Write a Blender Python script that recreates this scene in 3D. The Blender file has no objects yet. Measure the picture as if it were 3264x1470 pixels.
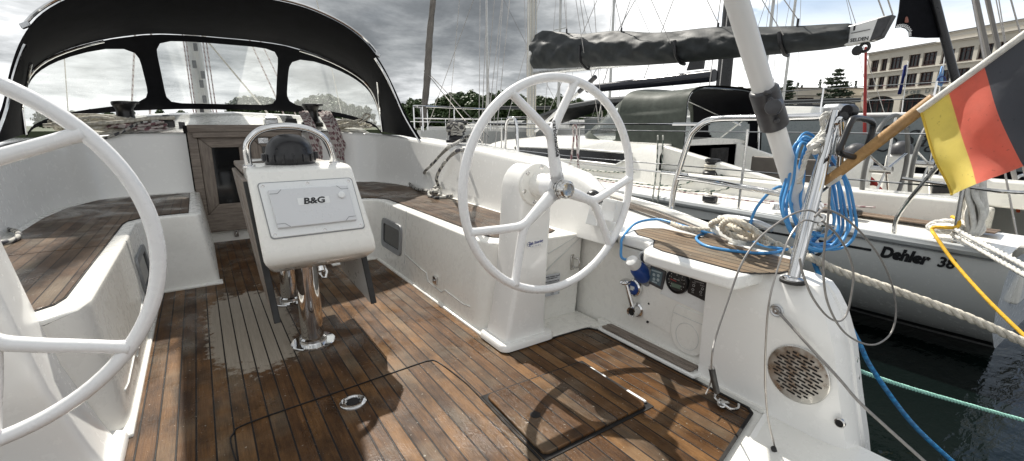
import bpy, bmesh, math, random
from mathutils import Vector as V, Matrix
random.seed(7)
R_ = math.radians
scene = bpy.context.scene
COL = scene.collection
PI = math.pi

# ------------------------------------------------------------------ camera model (also used to measure points)
FPX, YH, PSI, EYE = 1470.0, 400.0, R_(33.8), 1.0
TH = math.atan((735.0 - YH) / FPX)
CF = V((math.sin(PSI)*math.cos(TH), math.cos(PSI)*math.cos(TH), -math.sin(TH)))
CR = V((math.cos(PSI), -math.sin(PSI), 0))
CU = CR.cross(CF)
CC = V((0, 0, EYE))
KPX = 3264.0/2576.0

def ray(x, y):
    return CF + CR*((x*KPX - 1632.0)/FPX) - CU*((y*KPX - 735.0)/FPX)

def P(x, y, ax, v):
    """point of the sight line through a photo pixel on the plane X, Y or Z = v, or at D = depth v"""
    d = ray(x, y)
    if ax == 'D':
        return CC + d*v
    i = 'XYZ'.index(ax)
    return CC + d*((v - CC[i])/d[i])

def PL(ax, v, *pts):
    return [P(x, y, ax, v) for x, y in pts]

# ------------------------------------------------------------------ mesh builder
class MB:
    def __init__(s):
        s.v = []; s.f = []; s.mi = []; s.uv = []
    def add(s, vs, fs, mi=0, uvs=None):
        b = len(s.v)
        s.v += [V(p) for p in vs]
        for k, f in enumerate(fs):
            s.f.append([b+i for i in f]); s.mi.append(mi)
            s.uv.append(uvs[k] if uvs else None)
        return s
    def box(s, x0, x1, y0, y1, z0, z1, mi=0):
        vs = [(x, y, z) for z in (z0, z1) for y in (y0, y1) for x in (x0, x1)]
        return s.add(vs, [(0,2,3,1),(4,5,7,6),(0,1,5,4),(2,6,7,3),(0,4,6,2),(1,3,7,5)], mi)
    def obox(s, c, ax, ay, az, mi=0):
        c = V(c); ax = V(ax); ay = V(ay); az = V(az)
        vs = [c+ax*i+ay*j+az*k for k in (-1,1) for j in (-1,1) for i in (-1,1)]
        return s.add(vs, [(0,2,3,1),(4,5,7,6),(0,1,5,4),(2,6,7,3),(0,4,6,2),(1,3,7,5)], mi)
    def bar(s, a, b, w, h=None, up=(0,0,1), mi=0):
        a = V(a); b = V(b); d = (b-a); L = d.length; d.normalize()
        u = V(up); sx = d.cross(u)
        if sx.length < 1e-4: sx = d.cross(V((1,0,0)))
        sx.normalize(); sz = sx.cross(d)
        return s.obox((a+b)/2, sx*w/2, d*L/2, sz*(h or w)/2, mi)
    def prism(s, poly, vec, mi=0):
        n = len(poly); poly = [V(p) for p in poly]; vec = V(vec)
        vs = poly + [p+vec for p in poly]
        fs = [list(range(n))[::-1], list(range(n, 2*n))] + [(i, (i+1) % n, n+(i+1) % n, n+i) for i in range(n)]
        return s.add(vs, fs, mi)
    def face(s, poly, mi=0):
        return s.add(poly, [list(range(len(poly)))], mi)
    def loft(s, rings, closed=True, cap=True, mi=0, loop=False):
        n = len(rings[0]); vs = [p for r in rings for p in r]; fs = []
        m = len(rings)
        for i in range(m if loop else m-1):
            j = (i+1) % m
            for k in range(n if closed else n-1):
                l = (k+1) % n
                fs.append((i*n+k, i*n+l, j*n+l, j*n+k))
        if cap and closed and not loop:
            fs.append(list(range(n))[::-1]); fs.append([(m-1)*n+k for k in range(n)])
        return s.add(vs, fs, mi)
    def grid(s, fn, nu, nv, mi=0):
        return s.loft([[fn(i/nu, j/nv) for j in range(nv+1)] for i in range(nu+1)], closed=False, cap=False, mi=mi)
    def tube(s, path, r, seg=8, closed=False, cap=True, mi=0, up=None):
        pts = [V(p) for p in path]; n = len(pts)
        if n < 2: return s
        T = []
        for i in range(n):
            if closed: t = pts[(i+1) % n]-pts[i-1]
            else: t = pts[min(i+1, n-1)]-pts[max(i-1, 0)]
            if t.length < 1e-9: t = V((0,0,1))
            T.append(t.normalized())
        u = V(up) if up else V((0,0,1))
        if abs(u.dot(T[0])) > .95: u = V((1,0,0))
        nn = (u - T[0]*u.dot(T[0])).normalized()
        rings = []; L = 0; b = len(s.v)
        for i in range(n):
            if i:
                nn = nn - T[i]*nn.dot(T[i])
                nn = nn.normalized() if nn.length > 1e-6 else T[i].orthogonal().normalized()
            bb = T[i].cross(nn)
            ri = r(i/(n-1)) if callable(r) else r
            rings.append([pts[i] + (nn*math.cos(2*PI*k/seg) + bb*math.sin(2*PI*k/seg))*ri for k in range(seg)])
        lens = [0]
        for i in range(1, n): lens.append(lens[-1] + (pts[i]-pts[i-1]).length)
        vs = [p for rg in rings for p in rg]; fs = []; uvs = []
        for i in range(n if closed else n-1):
            j = (i+1) % n
            l0 = lens[i]; l1 = lens[j] if j else lens[i]+(pts[0]-pts[i]).length
            for k in range(seg):
                l = (k+1) % seg
                fs.append((i*seg+k, i*seg+l, j*seg+l, j*seg+k))
                uvs.append([(l0, k/seg), (l0, (k+1)/seg), (l1, (k+1)/seg), (l1, k/seg)])
        if cap and not closed:
            fs.append(list(range(seg))[::-1]); uvs.append([(0, 0)]*seg)
            fs.append([(n-1)*seg+k for k in range(seg)]); uvs.append([(0, 0)]*seg)
        return s.add(vs, fs, mi, uvs)
    def lathe(s, o, axis, prof, seg=24, mi=0, cap=True):
        o = V(o); a = V(axis).normalized(); x = a.orthogonal().normalized(); y = a.cross(x)
        rings = [[o + a*h + (x*math.cos(2*PI*k/seg)+y*math.sin(2*PI*k/seg))*max(r, 1e-4) for k in range(seg)] for r, h in prof]
        return s.loft(rings, True, cap, mi)
    def cyl(s, a, b, r, seg=16, mi=0):
        a = V(a); b = V(b)
        return s.lathe(a, b-a, [(r, 0), (r, (b-a).length)], seg, mi)
    def strand(s, path, r, pitch=None, seg=5, mi=0):
        """laid three-strand rope along a path"""
        pitch = pitch or r*7
        pts = resample(path, pitch/8)
        n = len(pts)
        u = V((0,0,1)); L = 0; F = []
        nn = None
        for i in range(n):
            t = (pts[min(i+1, n-1)]-pts[max(i-1, 0)])
            t = t.normalized() if t.length > 1e-9 else V((1,0,0))
            if nn is None: nn = t.orthogonal().normalized()
            else:
                nn = nn - t*nn.dot(t); nn = nn.normalized() if nn.length > 1e-6 else t.orthogonal().normalized()
            F.append((nn.copy(), t.cross(nn)))
        for k in range(3):
            q = []; L = 0
            for i in range(n):
                if i: L += (pts[i]-pts[i-1]).length
                a = 2*PI*(L/pitch + k/3)
                q.append(pts[i] + (F[i][0]*math.cos(a)+F[i][1]*math.sin(a))*r*.5)
            s.tube(q, r*.56, seg, mi=mi)
        return s

def resample(path, step):
    pts = [V(p) for p in path]
    out = [pts[0]]; acc = 0
    for a, b in zip(pts, pts[1:]):
        L = (b-a).length
        if L < 1e-9: continue
        d = step-acc
        while d <= L:
            out.append(a.lerp(b, d/L)); d += step
        acc = L-(d-step)
    if (out[-1]-pts[-1]).length > step*.3: out.append(pts[-1])
    return out

def cat(pts, n=8, closed=False):
    """Catmull-Rom curve through points"""
    p = [V(q) for q in pts]; m = len(p); out = []
    for i in range(m if closed else m-1):
        if closed: a, b, c, d = p[i-1], p[i], p[(i+1) % m], p[(i+2) % m]
        else: a, b, c, d = p[max(i-1, 0)], p[i], p[i+1], p[min(i+2, m-1)]
        for k in range(n):
            t = k/n
            out.append(.5*((2*b)+(c-a)*t+(2*a-5*b+4*c-d)*t*t+(3*b-a-3*c+d)*t**3))
    if not closed: out.append(p[-1])
    return out

def cat2(pts, n=8, closed=False):
    return [(q.x, q.y) for q in cat([(a, b, 0) for a, b in pts], n, closed)]

def lerp(a, b, t): return a+(b-a)*t

def interp(tab, x):
    if x <= tab[0][0]: return tab[0][1]
    for (a, va), (b, vb) in zip(tab, tab[1:]):
        if x <= b: return va+(vb-va)*(x-a)/(b-a)
    return tab[-1][1]

def rrect(w, h, r, n=5):
    out = []
    for cx, cy, a0 in ((w/2-r, h/2-r, 0), (-w/2+r, h/2-r, 90), (-w/2+r, -h/2+r, 180), (w/2-r, -h/2+r, 270)):
        for k in range(n+1):
            a = R_(a0+90*k/n); out.append((cx+r*math.cos(a), cy+r*math.sin(a)))
    return out

def place2(poly, o, xd, yd):
    o = V(o); xd = V(xd); yd = V(yd)
    return [o+xd*a+yd*b for a, b in poly]

# ------------------------------------------------------------------ object helpers
def root_of(o):
    while o.parent: o = o.parent
    return o

SPLIT = set('screw flange_screw plate_rivet drill_hole hinge hood_hoop hood_strut stern_vent stanchion lazy_jack lazy_jack_toggle cover_strap shroud backstay guard_wire jib_sheet traveller_line snap_fastener halyard halyard_block rigging_line rigging transom_slot rail_end topping_lift deck_block control_line spoke_bolt display_symbol window_stay door_rail deck_bullseye bimini_pole'.split())
def pieces(mb):
    par = list(range(len(mb.v)))
    def fd(a):
        while par[a] != a: par[a] = par[par[a]]; a = par[a]
        return a
    for f in mb.f:
        for i in f[1:]: par[fd(i)] = fd(f[0])
    gr = {}
    for k, f in enumerate(mb.f): gr.setdefault(fd(f[0]), []).append(k)
    out = []
    for ks in gr.values():
        m = MB(); mp = {}
        for k in ks:
            for i in mb.f[k]:
                if i not in mp: mp[i] = len(m.v); m.v.append(mb.v[i])
            m.f.append([mp[i] for i in mb.f[k]]); m.mi.append(mb.mi[k]); m.uv.append(mb.uv[k])
        out.append(m)
    return out

def obj(name, mb, mats, parent=None, *a, **k):
    if name in SPLIT:
        os_ = [obj1(name, m, mats, parent, *a, **k) for m in pieces(mb)]
        return os_[0]
    return obj1(name, mb, mats, parent, *a, **k)

def obj1(name, mb, mats, parent=None, bevel=0, sharp=40, seg=2, smooth=True, label=None, base=None):
    me = bpy.data.meshes.new(name)
    off = root_of(parent).location.copy() if parent else V(base or (0,0,0))
    me.from_pydata([p-off for p in mb.v], [], mb.f)
    for m in (mats if isinstance(mats, (list, tuple)) else [mats]): me.materials.append(m)
    if any(mb.mi):
        me.polygons.foreach_set('material_index', mb.mi)
    if any(u for u in mb.uv):
        lay = me.uv_layers.new(name='UVMap'); k = 0
        for f, u in zip(mb.f, mb.uv):
            for i in range(len(f)):
                lay.data[k].uv = u[i] if u else (0, 0); k += 1
    me.validate(); me.update()
    bm = bmesh.new(); bm.from_mesh(me)
    bmesh.ops.recalc_face_normals(bm, faces=bm.faces)
    bm.to_mesh(me); bm.free()
    o = bpy.data.objects.new(name, me); COL.objects.link(o)
    if parent: o.parent = parent
    else: o.location = off
    if smooth:
        me.shade_smooth()
        if sharp < 180: me.set_sharp_from_angle(angle=R_(sharp))
    if bevel:
        md = o.modifiers.new('Bevel', 'BEVEL'); md.width = bevel; md.segments = seg
        md.limit_method = 'ANGLE'; md.angle_limit = R_(35); md.harden_normals = False
    if label: o['label'] = label
    return o

def thing(name, label, cat_, loc=(0,0,0), group=None):
    o = bpy.data.objects.new(name, None); COL.objects.link(o)
    o.location = loc; o.empty_display_size = .1
    o['label'] = label; o['category'] = cat_
    if group: o['group'] = group
    return o

def tag(o, label, cat_, group=None):
    o['label'] = label; o['category'] = cat_
    if group: o['group'] = group
    return o

def stru(o):
    o['kind'] = 'structure'; return o

def dup(root, loc, rz=0, sc=1, label=None):
    r = root.copy(); COL.objects.link(r); r.location = loc; r.rotation_euler = (0,0,rz); r.scale = (sc,sc,sc)
    if label: r['label'] = label
    for ch in list(root.children):
        c = ch.copy(); COL.objects.link(c); c.parent = r
        for g in ch.children:
            d = g.copy(); COL.objects.link(d); d.parent = c
    return r

_fonts = {}
def text_mb(s, size, o, xd, yd, ext=.001, shear=0, spacing=1.0, mb=None, align='CENTER', bold=0, sx=1.0):
    cu = bpy.data.curves.new('t', 'FONT'); cu.body = s; cu.size = size; cu.extrude = ext; cu.shear = shear
    cu.align_x = align; cu.align_y = 'CENTER'; cu.space_character = spacing; cu.resolution_u = 3; cu.offset = bold
    ob = bpy.data.objects.new('t', cu); COL.objects.link(ob)
    me = ob.to_mesh()
    xd = V(xd).normalized(); yd = V(yd).normalized(); zd = xd.cross(yd); o = V(o)
    mb = mb or MB()
    mb.add([o+xd*p.co.x*sx+yd*p.co.y+zd*p.co.z for p in me.vertices], [list(p.vertices) for p in me.polygons])
    ob.to_mesh_clear(); bpy.data.objects.remove(ob); bpy.data.curves.remove(cu)
    return mb

# ------------------------------------------------------------------ node helpers
class NT:
    def __init__(s, name):
        s.mat = bpy.data.materials.new(name); s.mat.use_nodes = True
        s.t = s.mat.node_tree; s.b = s.t.nodes['Principled BSDF']; s.out = s.t.nodes['Material Output']
    def n(s, ty, ins=None, **pr):
        nd = s.t.nodes.new(ty)
        for k, v in pr.items(): setattr(nd, k, v)
        for k, v in (ins or {}).items(): s.set(nd.inputs[k], v)
        return nd
    def set(s, inp, v):
        if hasattr(v, 'is_output'): s.t.links.new(v, inp)
        elif isinstance(v, (tuple, list)) and len(v) == 3 and inp.type == 'RGBA': inp.default_value = (*v, 1)
        else: inp.default_value = v
    def p(s, **kw):
        for k, v in kw.items(): s.set(s.b.inputs[k.replace('_', ' ')], v)
        return s
    def m(s, op, a, b=0.0, c=0.0, clamp=False):
        nd = s.n('ShaderNodeMath', operation=op, use_clamp=clamp)
        for i, v in enumerate((a, b, c)): s.set(nd.inputs[i], v)
        return nd.outputs[0]
    def mix(s, f, a, b):
        nd = s.n('ShaderNodeMix', data_type='RGBA')
        s.set(nd.inputs['Factor'], f); s.set(nd.inputs[6], a); s.set(nd.inputs[7], b)
        return nd.outputs[2]
    def ramp(s, f, stops, interp='LINEAR'):
        nd = s.n('ShaderNodeValToRGB', {'Fac': f}); cr = nd.color_ramp; cr.interpolation = interp
        while len(cr.elements) < len(stops): cr.elements.new(.5)
        for e, (p, c) in zip(cr.elements, stops):
            e.position = p; e.color = (c, c, c, 1) if not isinstance(c, tuple) else (*c, 1)
        return nd.outputs[0]
    def pos(s): return s.n('ShaderNodeNewGeometry').outputs['Position']
    def objc(s): return s.n('ShaderNodeTexCoord').outputs['Object']
    def xyz(s, v):
        nd = s.n('ShaderNodeSeparateXYZ', {0: v}); return nd.outputs
    def comb(s, x, y, z):
        return s.n('ShaderNodeCombineXYZ', {0: x, 1: y, 2: z}).outputs[0]
    def mapv(s, v, sc):
        return s.n('ShaderNodeMapping', {'Vector': v, 'Scale': sc}).outputs[0]
    def noise(s, v, scale, detail=4, rough=.55, dist=0, out='Fac'):
        nd = s.n('ShaderNodeTexNoise', {'Vector': v, 'Scale': scale, 'Detail': detail, 'Roughness': rough, 'Distortion': dist})
        return nd.outputs[out]
    def vor(s, v, scale, feat='F1', out='Distance', rnd=1.0):
        nd = s.n('ShaderNodeTexVoronoi', {'Vector': v, 'Scale': scale, 'Randomness': rnd}, feature=feat); return nd.outputs[out]
    def bump(s, h, strength=.3, dist=.01, nrm=None):
        nd = s.n('ShaderNodeBump', {'Height': h, 'Strength': strength, 'Distance': dist})
        if nrm: s.set(nd.inputs['Normal'], nrm)
        s.t.links.new(nd.outputs[0], s.b.inputs['Normal']); return nd.outputs[0]

def simple(name, col, rough=.5, metal=0, var=.12, vscale=8, bump=0, bscale=60, **kw):
    m = NT(name); pos = m.objc()
    nz = m.noise(pos, vscale, 5)
    c0 = tuple(c*(1-var) for c in col); c1 = tuple(min(1, c*(1+var)) for c in col)
    m.p(Base_Color=m.ramp(nz, [(.3, c0), (.7, c1)]), Metallic=metal,
        Roughness=m.ramp(m.noise(pos, vscale*2.3, 3), [(.3, max(.02, rough*.8)), (.7, min(1, rough*1.2))]), **kw)
    if bump: m.bump(m.noise(pos, bscale, 4), bump, .004)
    return m.mat

def gelcoat(name, col=(.80,.79,.755), rough=.27, drops=0.0, dirt=.25):
    m = NT(name); pos = m.pos()
    n1 = m.noise(pos, 3.0, 6, .6); n2 = m.noise(pos, 22, 5, .65)
    spots = m.noise(pos, 60, 3, .6)
    c = m.mix(m.ramp(n1, [(.35, 0.), (.8, dirt)]), col, tuple(v*.84*k for v, k in zip(col, (1, .985, .93))))
    c = m.mix(m.ramp(n2, [(.55, 0.), (.9, dirt)]), c, (.60,.575,.52))
    c = m.mix(m.ramp(spots, [(.74, 0.), (.77, dirt*1.0)]), c, (.42,.39,.33))
    m.p(Base_Color=c, Roughness=m.ramp(n2, [(.3, rough*.75), (.75, rough*1.5)]), Coat_Weight=.45, Coat_Roughness=.06)
    if drops:
        d = m.vor(pos, 75, 'SMOOTH_F1'); k = m.noise(pos, 9, 3)
        h = m.m('MULTIPLY', m.ramp(d, [(.0, 1.), (.34, 0.)]), m.ramp(k, [(.42, 0.), (.6, 1.)]))
        m.bump(h, drops, .004)
    else:
        m.bump(m.noise(pos, 4, 2), .04, .02)
    return m.mat

def teak(name, pw=.053, wet=True, axis='X', base=None, dry_patch=False, cw=.05, grey=.0, off=0.0):
    """caulked teak planks running along Y, wet, worn and patchy"""
    m = NT(name); pos = m.pos(); x, y, z = m.xyz(pos)
    if axis == 'Y': x, y = y, x
    if axis == 'Z': x, y = x, z
    t = m.m('DIVIDE', m.m('ADD', x, 5.0+off), pw)
    idx = m.m('FLOOR', t); fr = m.m('FRACT', t)
    wn = m.n('ShaderNodeTexWhiteNoise', {'W': idx}, noise_dimensions='1D').outputs['Value']
    edge = m.m('ABSOLUTE', m.m('SUBTRACT', fr, .5))
    caulk = m.ramp(edge, [(.5-cw-.012, 0.), (.5-cw+.012, 1.)])
    gv = m.comb(m.m('MULTIPLY', x, 90.), m.m('ADD', m.m('MULTIPLY', y, 3.2), m.m('MULTIPLY', wn, 40.)), z)
    grain = m.noise(gv, 1.0, 6, .7, .6)
    fine = m.noise(m.comb(m.m('MULTIPLY', x, 420.), m.m('MULTIPLY', y, 14.), z), 1.0, 3, .6)
    blot = m.noise(m.comb(m.m('MULTIPLY', x, 9.), m.m('ADD', m.m('MULTIPLY', y, 3.5), m.m('MULTIPLY', wn, 9.)), z), 1.0, 5, .65)
    patch = m.noise(pos, 3.1, 6, .62, .5)
    cA, cB, cC = base or ((.145,.070,.0255), (.044,.0205,.0095), (.26,.14,.053))
    c = m.mix(m.ramp(grain, [(.3, 0.), (.72, 1.)]), cB, cA)
    c = m.mix(m.m('MULTIPLY', m.m('POWER', wn, 1.5), .78), c, m.mix(m.ramp(fine, [(.3, 0.), (.7, 1.)]), cA, cC))
    c = m.mix(m.ramp(blot, [(.40, 0.), (.62, .75)]), c, tuple(v*.40 for v in cB))
    # algae-grey weathered streaks on some planks
    gsel = m.m('MULTIPLY', m.ramp(m.noise(m.comb(m.m('MULTIPLY', idx, 3.7), m.m('MULTIPLY', y, 2.2), 0.0), 1.0, 4, .6), [(.5, 0.), (.66, 1.)]),
               m.ramp(fine, [(.25, .35), (.75, .9)]))
    c = m.mix(m.m('MULTIPLY', gsel, .55+grey), c, (.20,.18,.135))
    if grey: c = m.mix(grey, c, m.mix(grain, (.16,.13,.10), (.27,.235,.19)))
    rough = m.ramp(patch, [(.34, .16), (.56, .5)]) if wet else m.ramp(patch, [(.3, .4), (.7, .7)])
    if dry_patch:
        dx = m.m('DIVIDE', m.m('SUBTRACT', x, .11), .20); dy = m.m('DIVIDE', m.m('SUBTRACT', y, 2.60), .60)
        r2 = m.m('SQRT', m.m('ADD', m.m('POWER', m.m('ABSOLUTE', dx), 3.0), m.m('POWER', m.m('ABSOLUTE', dy), 3.0)))
        edgen = m.m('ADD', m.m('MULTIPLY', m.noise(pos, 22, 6, .75), .6), m.m('MULTIPLY', m.noise(pos, 5, 4, .6), .4))
        md = m.ramp(m.m('ADD', r2, m.m('MULTIPLY', m.m('SUBTRACT', edgen, .5), 2.6)), [(.80, 1.), (.96, 0.)])
        dry = m.mix(grain, (.23,.195,.155), (.40,.36,.30))
        c = m.mix(m.m('MULTIPLY', md, m.ramp(fine, [(.2, .8), (.6, 1.)])), c, dry)
        rough = m.m('MAXIMUM', rough, m.m('MULTIPLY', md, .8))
    c = m.mix(caulk, c, (.012,.011,.011))
    specks = m.noise(pos, 85, 2, .5)
    c = m.mix(m.ramp(specks, [(.70, 0.), (.74, .5)]), c, (.45,.42,.36))
    m.p(Base_Color=c, Roughness=rough, Specular_IOR_Level=.14)
    if wet:
        m.p(Coat_Weight=m.ramp(patch, [(.34, .30), (.47, .0)]), Coat_Roughness=.14)
    h = m.m('SUBTRACT', m.m('ADD', m.m('MULTIPLY', grain, .25), m.m('ADD', m.m('MULTIPLY', fine, .3), m.m('MULTIPLY', m.noise(pos, 130, 3), .35))), m.m('MULTIPLY', caulk, .8))
    m.bump(h, .42, .006)
    return m.mat

def metal(name, col=(.62,.61,.59), rough=.14, scr=.5):
    m = NT(name); pos = m.objc()
    n = m.noise(pos, 30, 4); n2 = m.noise(pos, 6, 4)
    m.p(Base_Color=m.mix(m.ramp(n2, [(.5, 0.), (.8, .5)]), col, tuple(c*.6 for c in col)), Metallic=1.0,
        Roughness=m.ramp(n, [(.35, rough*.6), (.7, rough*1.8)]))
    m.bump(m.noise(pos, 140, 2), .03*scr, .002)
    return m.mat

def braid(name, a, b, fl=22.0, thr=.5, rough=.75, around=4.0):
    """braided line with a fleck pattern that follows the rope (tube UV: metres, turn)"""
    m = NT(name); uv = m.n('ShaderNodeTexCoord').outputs['UV']; u, v, w = m.xyz(uv)
    s1 = m.m('SINE', m.m('ADD', m.m('MULTIPLY', u, fl*2*PI), m.m('MULTIPLY', v, 2*PI)))
    s2 = m.m('SINE', m.m('SUBTRACT', m.m('MULTIPLY', u, fl*2*PI*.5), m.m('MULTIPLY', v, 2*PI)))
    k = m.ramp(m.m('ADD', m.m('MULTIPLY', s1, .35), m.m('MULTIPLY', s2, .3)), [(thr-.5, 0.), (thr-.38, 1.)])
    nz = m.noise(m.pos(), 40, 4)
    m.p(Base_Color=m.mix(m.ramp(nz, [(.4, 0.), (.8, .35)]), m.mix(k, a, b), (.16,.14,.12)), Roughness=rough)
    w1 = m.m('SINE', m.m('ADD', m.m('MULTIPLY', u, 900.), m.m('MULTIPLY', v, 2*PI*around)))
    m.bump(w1, .35, .002)
    return m.mat

def fabric(name, col, rough=.85, weave=900, wr=.5, wet=0.0):
    m = NT(name); pos = m.pos()
    n1 = m.noise(pos, 2.2, 5, .6, .4); n2 = m.noise(pos, 9, 5, .6)
    c0 = tuple(c*.75 for c in col); c1 = tuple(min(1, c*1.25) for c in col)
    m.p(Base_Color=m.ramp(n2, [(.3, c0), (.7, c1)]), Roughness=m.ramp(n1, [(.35, rough*(1-wet)), (.65, rough)]), Sheen_Weight=.0, Specular_IOR_Level=.12+.5*wet)
    h = m.m('ADD', m.m('MULTIPLY', n1, wr), m.m('MULTIPLY', m.noise(pos, weave*.3, 2), .02))
    m.bump(h, .35, .05)
    return m.mat

M = {}
M['gel'] = gelcoat('white_gelcoat', (.83,.82,.775), dirt=.10)
M['gelw'] = gelcoat('white_gelcoat_wet', (.84,.835,.81), .22, drops=.10, dirt=.06)
M['paint'] = gelcoat('white_wheel_paint', (.86,.86,.86), .25, drops=.18, dirt=.02)
M['gelgrey'] = gelcoat('grey_gelcoat', (.60,.61,.60), .3)
M['plate'] = gelcoat('plastic_panel', (.78,.795,.795), .3, drops=.3, dirt=.08)
M['plate2'] = gelcoat('plastic_cover', (.655,.668,.685), .38, drops=.3, dirt=.12)
M['teak'] = teak('wet_teak_sole', dry_patch=True)
M['teak_hatch'] = teak('wet_teak_hatch', off=.011)
M['teak_seat'] = teak('wet_teak_seat', .048, base=((.115,.070,.042),(.058,.036,.023),(.165,.105,.062)), cw=.04)
M['teak_old'] = teak('weathered_teak', .042, wet=False, base=((.23,.155,.09),(.15,.10,.06),(.30,.21,.13)), cw=.06, grey=.25)
def old_wood(name, a=(.115,.090,.072), b=(.30,.255,.215), axis='Z'):
    m = NT(name); pos = m.pos(); x, y, z = m.xyz(pos)
    g = m.noise(m.comb(m.m('MULTIPLY', x, 6. if axis == 'X' else 70.), m.m('MULTIPLY', y, 6. if axis == 'Y' else 60.), m.m('MULTIPLY', z, 5. if axis == 'Z' else 70.)), 1.0, 6, .7, .5)
    bl = m.noise(pos, 7, 5, .65)
    c = m.mix(m.ramp(g, [(.3, 0.), (.72, 1.)]), a, b)
    c = m.mix(m.ramp(bl, [(.48, 0.), (.75, .5)]), c, (.075,.05,.038))
    m.p(Base_Color=c, Roughness=m.ramp(bl, [(.35, .75), (.65, .35)])); m.bump(g, .4, .003)
    return m.mat
M['oldwood'] = old_wood('grey_weathered_wood')
M['oldwood_h'] = old_wood('grey_weathered_beam', axis='X')
M['oldwood_y'] = old_wood('grey_weathered_table', axis='Y')
M['varnish'] = old_wood('varnished_staff', (.36,.20,.075), (.55,.34,.14), 'X')
M['steel'] = metal('stainless_steel')
M['chrome'] = metal('polished_chrome', (.70,.70,.70), .05)
M['alu'] = metal('brushed_aluminium', (.55,.56,.57), .35)
M['mast'] = simple('anodised_mast', (.55,.55,.53), .42, metal=.6, var=.12, vscale=3)
M['black'] = simple('black_plastic', (.014,.014,.016), .32, var=.3)
M['dark'] = simple('dark_glass', (.008,.009,.010), .06, var=.2)
M['gap'] = simple('dark_gap', (.006,.005,.005), .8)
M['grey'] = simple('grey_plastic', (.25,.26,.27), .45)
M['dkgrey'] = simple('charcoal_plastic', (.055,.055,.06), .42, var=.25, vscale=30)
M['rubber'] = simple('black_rubber', (.02,.02,.02), .6)
M['canvas'] = fabric('black_canvas', (.0065,.0068,.009), .85, wr=.3)
M['cover'] = fabric('grey_sail_cover', (.036,.040,.042), .66, wr=.4, wet=.2)
M['hoodgrey'] = fabric('olive_grey_hood', (.070,.080,.068), .66, wet=.2)
M['blue'] = simple('blue_cable', (.06,.27,.58), .35, var=.15)
M['bluerope'] = braid('blue_rope', (.02,.17,.40), (.03,.26,.55), 40)
M['blueplug'] = simple('blue_plug', (.012,.055,.25), .35)
M['white'] = simple('white_plastic', (.78,.78,.77), .35, var=.03, vscale=2)
M['rope'] = simple('weathered_white_rope', (.58,.54,.46), .85, var=.3, vscale=40, bump=.5, bscale=160)
M['ropew'] = simple('clean_white_rope', (.68,.67,.63), .8, var=.18, vscale=40, bump=.5, bscale=200)
M['ropegrey'] = braid('grey_black_braid', (.46,.45,.41), (.06,.06,.07), 16, .5)
M['ropered'] = braid('white_maroon_braid', (.56,.51,.49), (.20,.095,.11), 17, .56)
M['ropegreen'] = braid('white_green_braid', (.55,.55,.50), (.05,.09,.07), 15, .52)
M['ropeplain'] = braid('plain_white_braid', (.72,.69,.61), (.60,.56,.47), 30, .5)
M['aqua'] = simple('aqua_rope', (.33,.62,.52), .75, var=.15, vscale=60, bump=.4, bscale=200)
M['yellow'] = simple('yellow_rope', (.80,.47,.03), .7, var=.2, vscale=50, bump=.4, bscale=220)
M['purple'] = simple('purple_rope', (.20,.15,.20), .85, var=.4, vscale=60)
M['wire'] = metal('steel_wire', (.42,.40,.38), .35)
M['wirec'] = simple('coated_wire', (.22,.21,.20), .4, var=.2, vscale=90)
M['ink'] = simple('black_ink', (.012,.012,.014), .45)
M['inkblue'] = simple('blue_ink', (.03,.05,.22), .5)
M['sticker'] = simple('silver_sticker', (.55,.57,.60), .35, var=.06)
M['redpaint'] = simple('red_paint', (.36,.025,.02), .45)
M['orange'] = simple('orange_float', (.75,.10,.02), .5)
M['brown'] = simple('brown_panel', (.13,.115,.10), .6)
M['greyhull'] = gelcoat('silver_grey_hull', (.42,.44,.435), .22, dirt=.15)
M['hullw'] = gelcoat('cool_white_hull', (.66,.675,.67), .22, dirt=.15)
# ================================================================== the yacht the photo is taken from
CX = .365
own = thing('sailing_yacht', 'foreground yacht with twin white wheels, wet teak sole and black sprayhood', 'yacht', (CX, 2.5, -.45))
def X(s, d): return CX + s*d

# ---- sole
b = MB()
so = [(-.86,.30),(-.86,1.62),(-.31,1.66),(-.31,3.40),(.01,3.44),(-.01,4.72),(.74,4.72),(.72,3.44),(1.04,3.40),(1.04,1.63)]
so += [(1.09,1.595),(1.48,1.585),(1.525,1.575),(1.545,1.53),(1.535,.76),(1.52,.735),(1.20,.655),(.5,.50)]
b.face([(x, y, 0) for x, y in so])
sole = obj('cockpit_sole', b, M['teak'], own, smooth=False, label='wet brown teak sole with black caulking')
b = MB()
b.add([(-1.0,.0,-.012),(1.66,.0,-.012),(1.66,1.9,-.012),(1.1,4.8,-.012),(-.4,4.8,-.012),(-1.0,1.9,-.012)], [(0,1,2,3,4,5)])
# white margin round the teak and the drop behind it
for q in ([(1.045,1.61),(1.55,1.59),(1.575,1.50),(1.565,.72),(1.60,.70),(1.62,1.80),(1.04,1.80)],):
    b.prism([(x, y, -.01) for x, y in q], (0,0,.016))
obj('cockpit_pan', b, M['gel'], own)
# black rim line of caulk round the aft teak
b = MB()
rim = [(1.20,.655,.002),(1.52,.735,.002),(1.538,.76,.002),(1.548,1.53,.002),(1.525,1.58,.002),(1.48,1.59,.002),(1.09,1.60,.002),(1.04,1.635,.002),(1.04,3.4,.002)]
for p, q in zip(rim, rim[1:]): b.bar(p, q, .010, .004)
b.bar((.5,.49,.002), (1.20,.648,.002), .012, .004)
obj('caulk_edge', b, M['gap'], sole, smooth=False)

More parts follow.
